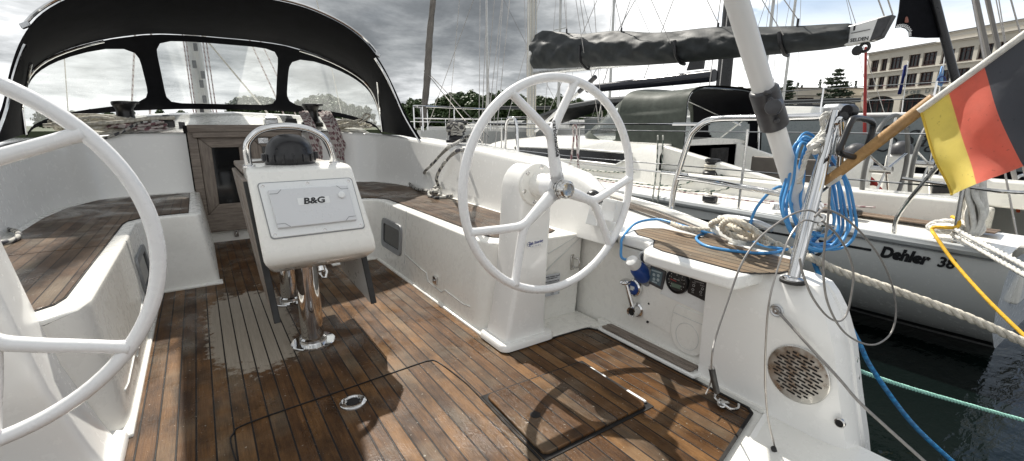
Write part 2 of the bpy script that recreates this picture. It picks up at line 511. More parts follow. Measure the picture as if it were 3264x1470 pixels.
# ---- big engine hatch seams (cut lines) and the loose hatch by the wheel
b = MB()
seam = cat([(.03,.30,0),(0.0,1.2,0),(-.03,1.55,0),(-.022,1.63,0),(.03,1.668,0),(.35,1.695,0),(.66,1.722,0),(.715,1.722,0),(.745,1.69,0),(.765,1.5,0),(.765,1.36,0)], 5)
for p, q in zip(seam, seam[1:]): b.bar(p+V((0,0,.002)), q+V((0,0,.002)), .0042, .004)
for p, q in (((.765,1.36),(.752,.96)), ((.752,.96),(.735,.50))): b.bar((*p,.002), (*q,.002), .007, .0045)
obj('sole_hatch_seam', b, M['gap'], sole, smooth=False)
b = MB(); b.prism([(x, y, .0005) for x, y in ((.762,.952),(1.262,.955),(1.272,1.352),(.772,1.362))], (0,0,.002))
obj('hatch_recess', b, M['gap'], sole, smooth=False)
b = MB()
hp = []
for cx, cy, a0 in ((1.225,1.308,0),(.805,1.318,90),(.793,.992,180),(1.215,.992,270)):
    for k in range(4):
        a = R_(a0+30*k); hp.append((cx+.025*math.cos(a), cy+.025*math.sin(a), .003))
b.prism(hp, (0,0,.011))
hatch = obj('sole_hatch', b, M['teak_hatch'], sole, bevel=.003, label='square teak hatch lid with a finger hole, between the wheels')
b = MB(); b.cyl((.862,1.142,.008), (.862,1.142,.0152), .019, 24); obj('finger_hole', b, M['gap'], sole)
b = MB()
for yy in (1.235, 1.03): b.box(1.246,1.257, yy-.045, yy+.045, .004, .0115)
obj('hinge', b, M['white'], sole, bevel=.002)
b = MB(); b.lathe((.358,1.59,.001), (0,0,1), [(.0,.004),(.026,.004),(.028,.006),(.043,.006),(.047,.004),(.048,0)], 32)
b.tube([(.358+.026*math.cos(t*PI/12), 1.597+.020*math.sin(t*PI/12), .010) for t in range(-2,15)], .0042, 8)
obj('lifting_ring', b, M['chrome'], sole)
b = MB(); b.cyl((.358,1.588,.0055), (.358,1.588,.0078), .024, 24); obj('ring_recess', b, M['gap'], sole)

# ---- benches
def bench(s):
    top = [(.405,4.72),(.405,3.53),(.425,3.485),(.62,3.475),(.665,3.455),(.705,3.40),(.715,3.33),(.715,1.93),(.735,1.84),(.80,1.775),(.90,1.755),(1.24,1.735),(1.24,4.72)]
    bot = [(.355,4.72),(.355,3.46),(.365,3.44),(.62,3.42),(.645,3.415),(.668,3.39),(.675,3.33),(.675,1.93),(.685,1.86),(.74,1.80),(.86,1.785),(1.24,1.77),(1.24,4.72)]
    b = MB()
    rings = []
    for z, w in ((0,0),(.43,.96),(.446,.985),(.455,1.06)):
        rings.append([(X(s, lerp(p[0], q[0], w)), lerp(p[1], q[1], w), z) for p, q in zip(bot, top)])
    b.loft(rings, True, True)
    o = obj('cockpit_bench', b, M['gel'], own, bevel=.012, seg=3, sharp=50)
    # ledge where bench meets the sole
    b = MB(); b.box(*sorted((X(s,.66), X(s,.70))), 1.80, 3.42, -.01, .012); b.box(*sorted((X(s,.34), X(s,.66))), 3.40, 3.48, -.01, .012)
    obj('bench_foot', b, M['gel'], o, bevel=.006)
    tk = [(.47,4.60),(.47,3.56),(.65,3.54),(.70,3.51),(.765,3.42),(.778,3.33),(.785,1.97),(.80,1.91),(.85,1.86),(.95,1.84),(1.10,1.83),(1.15,1.86),(1.163,1.95),(1.185,3.0),(1.19,3.8),(1.15,4.2),(1.03,4.52),(.85,4.60)]
    def clip(poly, y0, keep_low):
        out = []
        for i, p in enumerate(poly):
            q = poly[(i+1) % len(poly)]
            ip = (p[1] <= y0) == keep_low; iq = (q[1] <= y0) == keep_low
            if ip: out.append(p)
            if ip != iq:
                t = (y0-p[1])/(q[1]-p[1]); out.append((lerp(p[0], q[0], t), y0))
        return out
    b = MB()
    for y0, k in ((2.752, True), (2.760, False)):
        b.prism([(X(s, x), y, .4545) for x, y in clip(tk, y0, k)], (0,0,.006))
    obj('teak_seat', b, M['teak_seat'], o, bevel=.002, sharp=30)
    b = MB()
    for p, q in zip(tk[1:11], tk[2:12]): b.bar((X(s,p[0]), p[1], .4568), (X(s,q[0]), q[1], .4568), .010, .003)
    obj('seat_caulk', b, M['gap'], o, smooth=False)
    # storage port in the front face
    yc, zc, w, h = 3.115, .235, .40, .215
    ln = lambda z: .675+(.04*.96)*(z/.43)
    fr = rrect(w, h, .045, 5); inn = rrect(w-.075, h-.075, .022, 5)
    b = MB(); dz = V((0, 1, 0)); up = V((s*.0385/.43, 0, 1)).normalized()
    o0 = V((X(s, ln(zc)), yc, zc)); nrm = V((-s, 0, .09))
    r1 = place2(fr, o0+nrm*.001, dz, up); r2 = place2([(x*.985, y*.985) for x, y in fr], o0+nrm*.012, dz, up)
    r3 = place2(inn, o0+nrm*.010, dz, up); r4 = place2(inn, o0+nrm*.001, dz, up)
    b.loft([r1, r2, r3, r4], True, False)
    obj('storage_port', b, M['grey'], o, sharp=60)
    b = MB(); b.face(place2(inn, o0+nrm*.003, dz, up)); obj('port_glass', b, M['dark'], o, smooth=False)
    # moulded locker line on the bench face
    b = MB()
    ft = lambda y, z: (X(s, ln(z))-s*.0015, y, z)
    for pts in ([ft(2.86,.165), ft(2.60,.135), ft(2.50,.13), ft(2.47,.085), ft(2.28,.075), ft(2.24,.10), ft(2.02,.09), ft(1.95,.10)],
                [ft(2.855,.452), ft(2.855,.10)], [(X(s,.705),1.865,.10), (X(s,.76),1.795,.125), (X(s,.82),1.775,.14)]):
        for p, q in zip(pts, pts[1:]): b.bar(p, q, .006, .006)
    obj('locker_joint', b, M['gelgrey'], o)
    b = MB(); c = ft(2.36,.125); b.obox((c[0]-s*.006,c[1],c[2]), (.006,0,0), (0,.022,0), (0,0,.024)); b.obox((c[0]-s*.014,c[1],c[2]-.004), (.004,0,0), (0,.012,0), (0,0,.010))
    obj('locker_latch', b, M['chrome'], o, bevel=.002)
    return o
benches = [bench(1), bench(-1)]
benches[0]['label'] = 'bench on the right, teak seat half in sun'; benches[1]['label'] = 'bench on the left behind the near wheel'

# ---- coamings with their curved inner wall, and the cabin bulkhead
def coaming(s):
    path = cat([(1.215,1.50,0),(1.21,1.55,0),(1.207,1.62,0),(1.205,1.75,0),(1.205,2.3,0),(1.225,3.0,0),(1.235,3.8,0),(1.21,4.2,0),(1.11,4.5,0),(.94,4.66,0),(.75,4.715,0),(.55,4.73,0),(.44,4.735,0)], 6)
    ztab = [(1.50,.490),(1.56,.565),(1.66,.68),(1.8,.745),(2.3,.80),(3.0,.84),(3.8,.865),(4.5,.90),(4.75,.94)]
    rings = []
    for i, p in enumerate(path):
        t = (path[min(i+1, len(path)-1)]-path[max(i-1, 0)]).normalized()
        nr = V((t.y, -t.x, 0)); nr = nr if nr.dot(V((1,0,0)))+nr.dot(V((0,1,0)))*.6 > 0 else -nr
        zt = interp(ztab, p.y)
        w = .20*min(1, max(.22, (p.y-1.42)/.75)); fl = .045
        prof = [(-.005,.44),(.0,.47),(.012,.50),(fl*.9,zt-.03),(fl+.004,zt-.010),(fl+.015,zt),(fl+w,zt+.004),(fl+w+.02,zt-.008),(fl+w+.035,zt-.04)]
        if p.y < 4.45: prof += [(fl+w+.07,.50),(fl+w+.08+min(.22, max(0, p.y-1.5)*.4),.49)]
        else: prof += [(fl+w+.04,zt-.1),(fl+w+.05,zt-.2)]
        rings.append([V((X(s, (p+nr*a).x), (p+nr*a).y, z)) for a, z in prof])
    b = MB(); b.loft(rings, False, False)
    # end wall toward the companionway
    e = rings[-1]
    return obj('coaming', b, M['gelw'], own, sharp=50)
cR = coaming(1); cL = coaming(-1)
cR['label'] = 'coaming along the right bench'; cL['label'] = 'coaming behind the left bench'

# ---- coachroof in front of the cockpit
b = MB(); rings = []
for y, w, zt in ((4.80,1.16,.955),(5.05,1.15,1.00),(5.5,1.13,1.09),(6.2,1.08,1.13),(8.5,.85,1.10),(10.0,.5,.95)):
    rings.append([(CX-w-.16,y,.5),(CX-w-.05,y,zt-.09),(CX-w+.06,y,zt-.03),(CX-w*.5,y,zt),(CX,y,zt+.02),(CX+w*.5,y,zt),(CX+w-.06,y,zt-.03),(CX+w+.05,y,zt-.09),(CX+w+.16,y,.5)])
b.loft(rings, False, False)
obj('coachroof', b, M['gel'], own, sharp=50)
# ---- hull sides and deck edge
b = MB()
for s in (1, -1):
    rings = []
    for y, dx in ((1.0,1.53),(1.4,1.62),(2.0,1.69),(4,1.73),(7,1.45),(10,.7),(11.5,.05)):
        zk = interp([(1,.47),(1.4,.510),(2,.57),(4,.62),(11,.7)], y)
        rings.append([(X(s,dx-.20 if y < 10 else dx*.5),y,min(zk-.05,.445) if y < 1.3 else zk-.06),(X(s,dx-.03),y,zk),(X(s,dx),y,zk-.012),(X(s,dx-.02),y,.1),(X(s,dx-.12),y,-.3),(X(s,dx-.4),y,-.62)])
    b.loft(rings, False, False)
obj('hull', b, M['gelw'], own, sharp=50)
for s in (1, -1):
    b = MB(); pts = cat([(X(s,1.535),1.05,.505),(X(s,1.61),1.4,.548),(X(s,1.645),1.7,.575),(X(s,1.69),2.4,.61),(X(s,1.71),4,.645),(X(s,1.45),7,.69)], 8)
    b.tube(pts, .024, 8); obj('toe_rail', b, M['gel'], own)
b = MB(); pts = cat([(1.862,1.10,.50),(1.935,1.4,.528),(1.97,1.7,.556),(2.015,2.4,.592),(2.03,3.4,.612)], 6)
for p, q in zip(pts, pts[1:]): b.bar(p, q, .020, .024)
obj('rail_insert', b, M['oldwood_y'], own)

# ---- companionway
b = MB()
b.box(-.06,.80,4.66,4.80,.945,1.005); b.box(-.03,.77,4.63,4.68,.90,.945)
b.box(-.065,-.0,4.66,4.78,.10,.945); b.box(.73,.80,4.66,4.78,.10,.945); b.box(-.03,.76,4.65,4.77,.10,.255)
comp = obj('companionway_frame', b, M['oldwood_h'], own, bevel=.006)
b = MB(); b.box(-.12,.86,4.70,4.79,-.01,.115); obj('companionway_sill', b, M['gel'], own, bevel=.01)
b = MB(); b.box(-.09,.83,4.79,4.86,.0,1.0); obj('companionway_void', b, M['gap'], comp, smooth=False)
def door(x0, x1, lab):
    z0, z1, y0, y1, w = .255, .90, 4.665, 4.70, .085
    b = MB()
    b.prism([(x0,y0,z0),(x0+w,y0,z0+w),(x0+w,y0,z1-w),(x0,y0,z1)], (0,y1-y0,0))
    b.prism([(x1,y0,z0),(x1,y0,z1),(x1-w,y0,z1-w),(x1-w,y0,z0+w)], (0,y1-y0,0))
    d = obj('companionway_door', b, M['oldwood'], own, bevel=.003, label=lab)
    b = MB()
    b.prism([(x0+.003,y0,z1),(x0+w,y0,z1-w+.003),(x1-w,y0,z1-w+.003),(x1-.003,y0,z1)], (0,y1-y0,0))
    b.prism([(x0+.003,y0,z0),(x1-.003,y0,z0),(x1-w,y0,z0+w-.003),(x0+w,y0,z0+w-.003)], (0,y1-y0,0))
    obj('door_rail', b, M['oldwood_h'], d, bevel=.003)
    b = MB(); b.box(x0+w-.004,x1-w+.004,y0+.014,y1-.002,z0+w-.004,z1-w+.004); obj('door_panel', b, M['dark'], d)
    return d
door(.003,.372,'left companionway door with black panel'); d2 = door(.378,.727,'right companionway door with a steel lock plate')
b = MB(); b.box(.44,.52,4.652,4.664,.845,.895); b.cyl((.485,4.652,.872),(.485,4.640,.872),.008,10); obj('lock_plate', b, M['alu'], d2, bevel=.002)
b = MB(); b.obox((.185,4.690,.065),(.017,0,0),(0,.006,0),(0,0,.032)); b.tube([(.185,4.684,.045),(.185,4.66,.055),(.185,4.66,.075),(.185,4.684,.085)], .006, 8)
obj('pad_eye', b, M['steel'], own, bevel=.003)

# ---- table
b = MB(); b.box(.150,.575,2.40,2.98,.785,.812); b.box(.165,.56,2.40,2.94,.56,.785)
table = obj('cockpit_table', b, M['oldwood_y'], own, bevel=.006, label='drop-leaf table with white instrument box, in the middle of the cockpit')
for xx, sgn in ((.122, -1), (.597, 1)):
    b = MB(); b.prism([(.172,2.03,.20),(.172,2.48,.26),(.135,2.95,.775),(.135,2.19,.775)] if sgn < 0 else [(.575,2.03,.20),(.575,2.06,.19),(.575,2.55,.22),(.535,2.95,.775),(.535,2.19,.775)], (.022,0,0))
    obj('table_leaf', b, M['oldwood_y'] if sgn < 0 else M['gelgrey'], table, bevel=.005)
    b = MB(); pts = [(.183,2.026,.198),(.146,2.182,.775)] if sgn < 0 else [(.586,2.026,.195),(.546,2.182,.775)]
    b.bar(*pts, .026, .010, up=(0,1,0)); obj('leaf_edge', b, M['rubber'], table, bevel=.003)
# instrument box
cxb = .352
prof = [(2.42,.50,.205),(2.25,.405,.19),(2.10,.395,.195),(2.03,.43,.210),(1.988,.455,.222),(1.978,.472,.224),(1.985,.52,.224),(2.118,.812,.208),(2.135,.828,.206),(2.18,.833,.205),(2.42,.833,.200)]
b = MB(); sk = lambda z: (.83-z)*.085
b.loft([[(cxb+sk(z)*.9-w, y, z) for y, z, w in prof], [(cxb+sk(z)*.9+w, y, z) for y, z, w in prof]], True, True)
obj('instrument_box', b, M['gel'], table, bevel=.016, seg=3, sharp=45)
pdir = V((-.028,.133,.292)).normalized(); xdir = V((1,0,0)); pn = xdir.cross(pdir).normalized(); pdir = pn.cross(xdir)
po = V((cxb+.018, 2.0515, .666)) + pn*.002
pdir_s = (pdir + V((-.075,0,0))).normalized()
def panel(poly, d0, d1, mb=None):
    mb = mb or MB()
    mb.loft([place2(poly, po+pn*d0, xdir, pdir_s), place2(poly, po+pn*d1, xdir, pdir_s)], True, True); return mb
obj('panel_gasket', panel(rrect(.372,.238,.014), -.004, .0015), M['grey'], table)
obj('instrument_plate', panel(rrect(.365,.230,.014), 0, .006), M['plate'], table, bevel=.002)
b = panel([(x, y) for x, y in rrect(.310,.162,.004)], .005, .020)
cov = obj('instrument_cover', b, M['plate2'], table, bevel=.004)
b = MB()
for sx_ in (-1, 1):
    for sy_ in (-1, 1):
        pp = [(sx_*.154, sy_*.063), (sx_*.125, sy_*.063), (sx_*.108, sy_*.079)]
        for p, q in zip(pp, pp[1:]): b.bar(*place2([p, q], po+pn*.0203, xdir, pdir_s), .0022, .0012, up=pn)
obj('cover_crease', b, M['grey'], table, smooth=False)
b = MB()
for px_, py_ in ((-.168,.102),(0,.104),(.168,.102),(-.168,-.102),(.02,-.104),(.168,-.102)):
    c = place2([(px_, py_)], po+pn*.006, xdir, pdir_s)[0]; b.lathe(c, pn, [(.0062,0),(.0062,.0012),(.003,.0016),(.0025,.0004)], 14)
obj('screw', b, M['steel'], table)
b = MB(); c = place2([(.118,.036)], po+pn*.019, xdir, pdir_s)[0]; b.lathe(c, pn, [(.015,0),(.016,.004),(.014,.0095),(.006,.0115),(.0,.0117)], 24)
obj('cover_button', b, M['plate'], table)
obj('name_plate', panel([(x+.004, y+.022) for x, y in rrect(.124,.030,.003)], .019, .0208), M['plate'], table)
b = text_mb('B&G', .036, place2([(.004,.021)], po+pn*.0212, xdir, pdir_s)[0], xdir, pdir_s, .0008, shear=.15, bold=.0012, sx=1.22)
obj('lettering', b, M['ink'], table, smooth=False)
# compass dome and grab rail
b = MB(); oc = (.335,2.285,.832)
b.lathe(oc, (0,0,1), [(.100,0),(.104,.006),(.104,.040),(.100,.050),(.097,.056),(.094,.072),(.085,.093),(.068,.113),(.045,.125),(.02,.131),(0,.132)], 40)
for k in range(16):
    a = 2*PI*k/16; b.obox((oc[0]+.104*math.cos(a), oc[1]+.104*math.sin(a), oc[2]+.03), (.004*math.cos(a),.004*math.sin(a),0), (-.004*math.sin(a),.004*math.cos(a),0), (0,0,.016))
b.box(oc[0]+.098,oc[0]+.112,oc[1]-.03,oc[1]+.01,oc[2]+.02,oc[2]+.052); b.box(oc[0]-.114,oc[0]-.098,oc[1]-.03,oc[1]+.01,oc[2]+.02,oc[2]+.048)
obj('compass', b, M['black'], table, sharp=35)
b = MB(); g = cat([(.165,2.215,.83),(.163,2.205,.90),(.178,2.195,.945),(.225,2.188,.983),(.31,2.185,.997),(.40,2.188,.985),(.462,2.195,.95),(.490,2.205,.90),(.507,2.215,.83)], 6)
b.tube(g, .0145, 12)
for p in (g[0], g[-1]): b.lathe(p+V((0,0,.0)), (0,0,1), [(.024,0),(.024,.006),(.016,.010)], 18)
obj('grab_rail', b, M['chrome'], table)
b = MB(); b.cyl((.17,2.50,.835),(.30,2.50,.835),.012,10); obj('drawer_handle', b, M['steel'], table)
# posts
for yy, r in ((2.19,.049),(2.82,.049)):
    b = MB(); b.lathe((.338,yy,0), (0,0,1), [(.098,.001),(.098,.009),(.094,.012),(.060,.013),(.058,.03),(.052,.034),(r,.036),(r,.45)], 36)
    obj('table_post', b, M['chrome'], table, sharp=30)
b = MB(); b.tube([(.395,2.075,.40),(.40,2.06,.375),(.392,2.05,.352),(.378,2.055,.352),(.372,2.065,.372),(.38,2.075,.40)], .006, 8); b.lathe((.375,2.05,.405),(0,-.5,-1),[(.0,0),(.016,.0),(.016,.02),(.008,.026)],14)
obj('leaf_catch', b, M['chrome'], table)

# ---- wheels and pedestals
def wheel(xc, lab, yc=1.48, zc=.748, R=.437, a0=100, xo=None):
    xc = xc if xo is None else xo
    b = MB(); N = 96
    b.tube([(xc+R*math.cos(2*PI*k/N), yc, zc+R*math.sin(2*PI*k/N)) for k in range(N)], .0178, 14, closed=True)
    w = obj('steering_wheel', b, M['paint'], own, sharp=180, label=lab)
    for k in range(3):
        b = MB(); a = a0+120*k
        for sg in (-1, 1):
            pts = [(0, 0, .0), (.16*R, 0, .0), (.34*R, 0, .0), (.50*R, 1.5, 0), (.64*R, 9.5, 0), (.82*R, 17, 0), (R, 21.5, 0)]
            path = []
            for r_, da, _ in pts:
                t = R_(a+sg*da); path.append((xc+r_*math.cos(t), yc-.012*(1-r_/R), zc+r_*math.sin(t)))
            b.tube(cat(path, 5), lambda u: .032-.0135*min(1, u*2.2)-.004*max(0, u-.5) if u < .93 else .0168+.004*(u-.93)/.07, 12)
        obj('spoke', b, M['paint'], w, sharp=180)
    b = MB(); b.lathe((xc,yc+.05,zc), (0,-1,0), [(.055,0),(.055,.03),(.050,.060),(.040,.066)], 32); obj('wheel_boss', b, M['paint'], w)
    b = MB(); b.lathe((xc,yc-.012,zc), (0,-1,0), [(.037,0),(.040,.004),(.040,.012),(.037,.014),(.037,.018),(.040,.020),(.040,.028),(.037,.030),(.037,.034),(.040,.036),(.039,.046),(.036,.060),(.031,.066),(.026,.067),(.024,.061),(.010,.060),(.0,.060)], 36)
    hn_ = obj('hub_nut', b, M['steel'], w, sharp=30)
    b = MB()
    for h_ in (.016,.032,.048): b.lathe((xc,yc-.012-h_+.0035,zc), (0,-1,0), [(.0385,0),(.0385,.004)], 32)
    obj('hub_ring', b, M['black'], w)
    return w
wR = wheel(1.212, 'right steering wheel'); wL = wheel(CX*2-1.212, 'left steering wheel, close to the camera and cut by the photo edge', yc=1.44, xo=-.548, zc=.713, R=.430, a0=60.5)
b = text_mb('carbonautica', .0265, V((1.212+.47*.437*math.cos(R_(100))+.001, 1.48-.0345, .748+.46*.437)), (.17,.0,-.98), (.98,0,.17), .0006, bold=.0008, spacing=1.05)
m = MB(); m.add([V((p.x, 1.48-.0245-.0022, p.z)) if False else p for p in b.v], b.f)
obj('lettering', m, M['ink'], wR, smooth=False)

def pedestal(s, lab):
    f = lambda x: X(s, x-CX)
    sh_ = (lambda z: -.020-.075*z) if s < 0 else (lambda z: 0)
    b = MB(); rings = []
    zs = [(.022,1.045,1.285),(.10,1.065,1.280),(.30,1.105,1.285),(.50,1.122,1.297),(.66,1.133,1.307),(.735,1.138,1.309),(.775,1.146,1.303),(.805,1.162,1.288),(.824,1.185,1.265),(.832,1.205,1.243)]
    for z, x0, x1 in zs:
        y1 = 1.80 if z < .75 else 1.80-.3*(z-.75)
        y0 = 1.618+.004*(z > .8)
        r = .022; pr = []
        for cx, cy, a in ((x1-r,y1-r,0),(x0+r,y1-r,90),(x0+r,y0+r,180),(x1-r,y0+r,270)):
            for k in range(5):
                t = R_(a+22.5*k); pr.append((f(cx+r*math.cos(t))+sh_(z), cy+r*math.sin(t), z))
        rings.append(pr)
    b.loft(rings, True, True)
    p = obj('steering_pedestal', b, M['gelw'], own, sharp=60, label=lab)
    b = MB(); b.loft([[(f(1.165+x)+sh_(0), 1.70+y, z) for x, y in rrect(.30*k,.235*k,.04,6)] for z, k in ((.006,1),(.026,1),(.034,.965))], True, True)
    obj('pedestal_foot', b, M['gelw'], p, sharp=50)
    b = MB(); c = V((f(1.212)+sh_(.75),1.62,.748 if s > 0 else .713)); b.lathe(c, (0,-1,0), [(.094,0),(.094,.010),(.090,.015),(.055,.018),(.048,.10)], 40)
    obj('bearing_flange', b, M['gel'], p, sharp=40)
    b = MB()
    for k in range(6):
        a = 2*PI*k/6+.3; b.lathe(c+V((.078*math.cos(a),-.014,.078*math.sin(a))), (0,-1,0), [(.010,0),(.010,.003),(.005,.0045),(.004,.001)], 12)
    obj('flange_screw', b, M['steel'], p)
    return p
pR = pedestal(1, 'right steering pedestal with a blue and white sticker'); pL = pedestal(-1, 'left steering pedestal')
b = MB(); oS = V((1.206,1.616,.482)); b.loft([place2(rrect(.088,.036,.003), oS+V((0,-.0006,0)), (1,0,-.02), (0,0,1)), place2(rrect(.088,.036,.003), oS+V((0,-.0016,0)), (1,0,-.02), (0,0,1))], True, True)
obj('sticker', b, M['gelw'], pR)
b = text_mb('Jefa Steering', .0185, oS+V((.006,-.002,.004)), (1,0,.10), (-.10,0,1), .0003, shear=.25, bold=.0004, sx=.82)
text_mb('SYSTEMS', .0085, oS+V((.002,-.002,-.012)), (1,0,.05), (-.05,0,1), .0003, spacing=1.9, mb=b)
b.tube([oS+V((-.032+.011*math.cos(t/3), -.0022, .011*math.sin(t/3))) for t in range(20)], .0008, 5)
b.bar(oS+V((-.040,-.0022,0)), oS+V((-.024,-.0022,0)), .0012); b.bar(oS+V((-.032,-.0022,-.01)), oS+V((-.032,-.0022,.01)), .0012)
obj('lettering', b, M['inkblue'], pR, smooth=False)

# ---- steering end of the right bench: builder's plate, eye, seams
b = MB(); oP = V((1.415,1.748,.205)); b.loft([place2(rrect(.098,.115,.003), oP+V((0,d,0)), (1,-.06,0), (0,-.02,1)) for d in (0,-.003)], True, True)
plate = obj('builder_plate', b, M['sticker'], own)
b = MB(); yo = -.0048
for txt, sz, dx, dz in (('Bavaria Yachtbau GmbH',.0092,0,.046),('97232 GIEBELSTADT',.0072,0,.036),('BAVARIA Cruiser 36',.0095,0,.020),('Design Category',.0072,-.016,.004),('A    B',.0072,.030,.004),('Max',.0085,-.036,-.012),('Max',.0085,-.036,-.028),('8   10',.0085,.030,-.012),('1050 kg',.0085,.024,-.028)):
    text_mb(txt, sz, oP+V((dx,yo-dx*.06,dz)), (1,-.06,0), (0,-.02,1), .0002, mb=b, bold=.0002)
text_mb('CE', .016, oP+V((.0,yo,-.046)), (1,-.06,0), (0,-.02,1), .0002, mb=b)
for dz in (.012,): b.bar(oP+V((-.045,yo,dz)), oP+V((.045,yo,dz)), .0012)
for dz in (-.012,-.028): b.obox(oP+V((-.018,yo,dz)), (.003,0,0), (0,.0004,0), (0,0,.005))
obj('lettering', b, M['ink'], plate, smooth=False)
b = MB()
for dx in (-.043,.043):
    for dz in (-.051,.051): b.lathe(oP+V((dx,-.003-dx*.06,dz)), (0,-1,0), [(.003,0),(.003,.0012),(0,.0014)], 8)
obj('plate_rivet', b, M['steel'], plate)
b = MB(); c = V((1.545,1.742,.305)); b.obox(c, (.010,0,0), (0,.003,0), (0,0,.042)); b.tube([c+V((0,-.003,.028)), c+V((.012,-.035,.022)), c+V((.014,-.04,0)), c+V((.012,-.035,-.022)), c+V((0,-.003,-.028))], .0055, 8)
obj('pad_eye', b, M['steel'], own, bevel=.003)
b = MB()
pp = [(1.37,1.752,.39),(1.39,1.748,.375),(1.59,1.738,.452),(1.60,1.738,.44),(1.40,1.750,.300),(1.345,1.754,.245)]
for p, q in zip(pp, pp[1:]): b.bar(p, q, .004, .004)
obj('locker_joint', b, M['gelgrey'], own)
# electric boxes on the sloping end of the coaming, throttle cap
cn = V((-.80,-.36,.42)).normalized()
def on_coam(px, py, off=.006):
    p = P(px, py, 'X', 1.59); return p + cn*off
for i, (cx_, cy_, w_, h_) in enumerate(((1495,540,.060,.105),(1533,528,.075,.10))):
    c = P(cx_, cy_, 'X', 1.555); xd = V((.25,-.95,-.12)).normalized(); yd = V((.22,-.05,.95)).normalized(); yd = (yd-xd*yd.dot(xd)).normalized(); nn = xd.cross(yd); nn = nn if nn.x < 0 else -nn
    b = MB(); b.loft([place2(rrect(w_,h_,.005), c+nn*d, xd, yd) for d in (-.07,.012)], True, True)
    e = obj('switch_box', b, M['plate'], own, bevel=.002)
    b = MB(); b.loft([place2(rrect(w_*.8,h_*.42,.003), c+yd*h_*.18+nn*d, xd, yd) for d in (.012,.016)], True, True); obj('switch_cover', b, M['white'], e)
    if i == 0:
        b = MB(); b.obox(c+nn*.017+yd*h_*.2, xd*.008, yd*.004, nn*.002); obj('switch_button', b, M['black'], e)
b = MB(); c = P(1492,494,'X',1.60); b.lathe(c+V((0,0,-.03)), (-.35,-.35,1), [(.034,0),(.036,.03),(.032,.05),(.020,.062),(0,.066)], 20); b.obox(c+V((-.012,-.05,-.012)), (.018,0,0), (0,.04,-.012), (0,.004,.014))
obj('throttle_cap', b, M['black'], own, bevel=.004)

# ---- helm seat and gauge locker on the right quarter
b = MB()
lid = [(1.64,1.53),(1.605,1.49),(1.605,1.34),(1.60,1.30),(1.57,1.27),(1.50,1.245),(1.46,1.21),(1.45,1.16),(1.45,.835),(1.465,.812),(1.60,.80),(1.885,.80),(1.955,1.5)]
b.prism([(x, y, .448) for x, y in lid], (0,0,.050))
seat = obj('helm_seat', b, M['gelw'], own, bevel=.012, seg=3, sharp=50)
b = MB(); tk = [(1.72,1.49),(1.665,1.42),(1.66,1.35),(1.645,1.305),(1.60,1.275),(1.545,1.23),(1.525,1.17),(1.525,.83),(1.56,.79),(1.625,.755),(1.76,.745),(1.82,.80),(1.865,1.2),(1.865,1.44),(1.80,1.49)]
b.prism([(x, y, .4975) for x, y in tk], (0,0,.005))
obj('seat_teak', b, M['teak_old'], seat, bevel=.002)
b = MB()
for p, q in zip(tk, tk[1:]+tk[:1]): b.bar((*p,.4995), (*q,.4995), .009, .003)
obj('seat_caulk', b, M['gap'], seat, smooth=False)
b = MB()
b.add([(1.635,1.80,-.01),(1.625,.95,-.01),(1.625,.95,.44),(1.625,1.30,.44),(1.625,1.45,.44),(1.62,1.80,.49)], [(0,1,2,3,4,5)])
b.box(1.60,1.63,.94,1.60,-.01,.030)
obj('locker_wall', b, M['gel'], own, bevel=.006)
GX = 1.622
def gpt(px, py, d=0): return P(px, py, 'X', GX-d)
gu = V((0,-1,0)); gw = V((0,0,1))
b = MB(); pts = PL('X', GX-.0015, (1600,640),(1625,655),(1640,668),(1806,735),(1782,888),(1690,842),(1618,800),(1598,700))
b.prism(pts, (-.0015,0,0)); panelp = obj('gauge_panel', b, M['gel'], own, bevel=.001)
b = MB(); b.prism([p+V((-.002,0,0)) for p in PL('X', GX, (1685,685),(1808,735),(1797,800),(1662,738))], (-.004,0,0)); obj('gauge_backplate', b, M['plate'], panelp, bevel=.002)
yt = V((0,-.02,1))
def gdisc(name, px, py, prof, mat, d=.004):
    b = MB(); b.lathe(gpt(px, py)+V((-d,0,0)), (-1,0,0), prof, 32); return obj(name, b, mat, panelp, sharp=35)
def gsq(name, px, py, w, h, d0, d1, mat, r=.005, bev=.002, tilt=-.13):
    c = gpt(px, py); xd = V((0,-1,tilt)).normalized(); yd = V((0,tilt,1)).normalized()
    b = MB(); b.loft([place2(rrect(w,h,r), c+V((-d,0,0)), xd, yd) for d in (d0,d1)], True, True)
    return obj(name, b, mat, panelp, bevel=bev)
gsq('battery_display', 1655, 697, .082,.088, .002,.012, M['dkgrey'])
gsq('display_screen', 1655, 695, .062,.066, .012,.0128, simple('lcd_screen', (.10,.15,.18), .2), .002, 0)
b = MB()
c = gpt(1655,697)+V((-.0132,0,0))
for dy, dz in ((-.012,.012),(.012,.010),(-.012,-.008),(.010,-.010)): b.lathe(c+V((0,dy,dz)), (-1,0,0), [(.0075,0),(.0075,.0004)], 14)
b.obox(c+V((0,.006,-.023)), (.0003,0,0), (0,.014,0), (0,0,.003)); b.obox(c+V((0,0,.028)), (.0003,0,0), (0,.026,0), (0,0,.003))
obj('display_symbol', b, simple('lcd_symbol', (.35,.42,.44), .3), panelp, smooth=False)
gdisc('rev_counter', 1709, 706, [(.054,0),(.055,.010),(.053,.018),(.047,.020),(.045,.014),(0,.014)], M['black'])
gdisc('rev_counter_dial', 1709, 706, [(.044,.0),(.044,.0006),(0,.0006)], simple('dial_face', (.022,.024,.026), .25), .0185)
c = gpt(1709,706)+V((-.0195,0,0)); b = MB()
for k in range(13):
    a = R_(225-270*k/12); dv = V((0,-math.cos(a),math.sin(a))); b.bar(c+dv*.036, c+dv*.041, .002, .0006, up=(1,0,0))
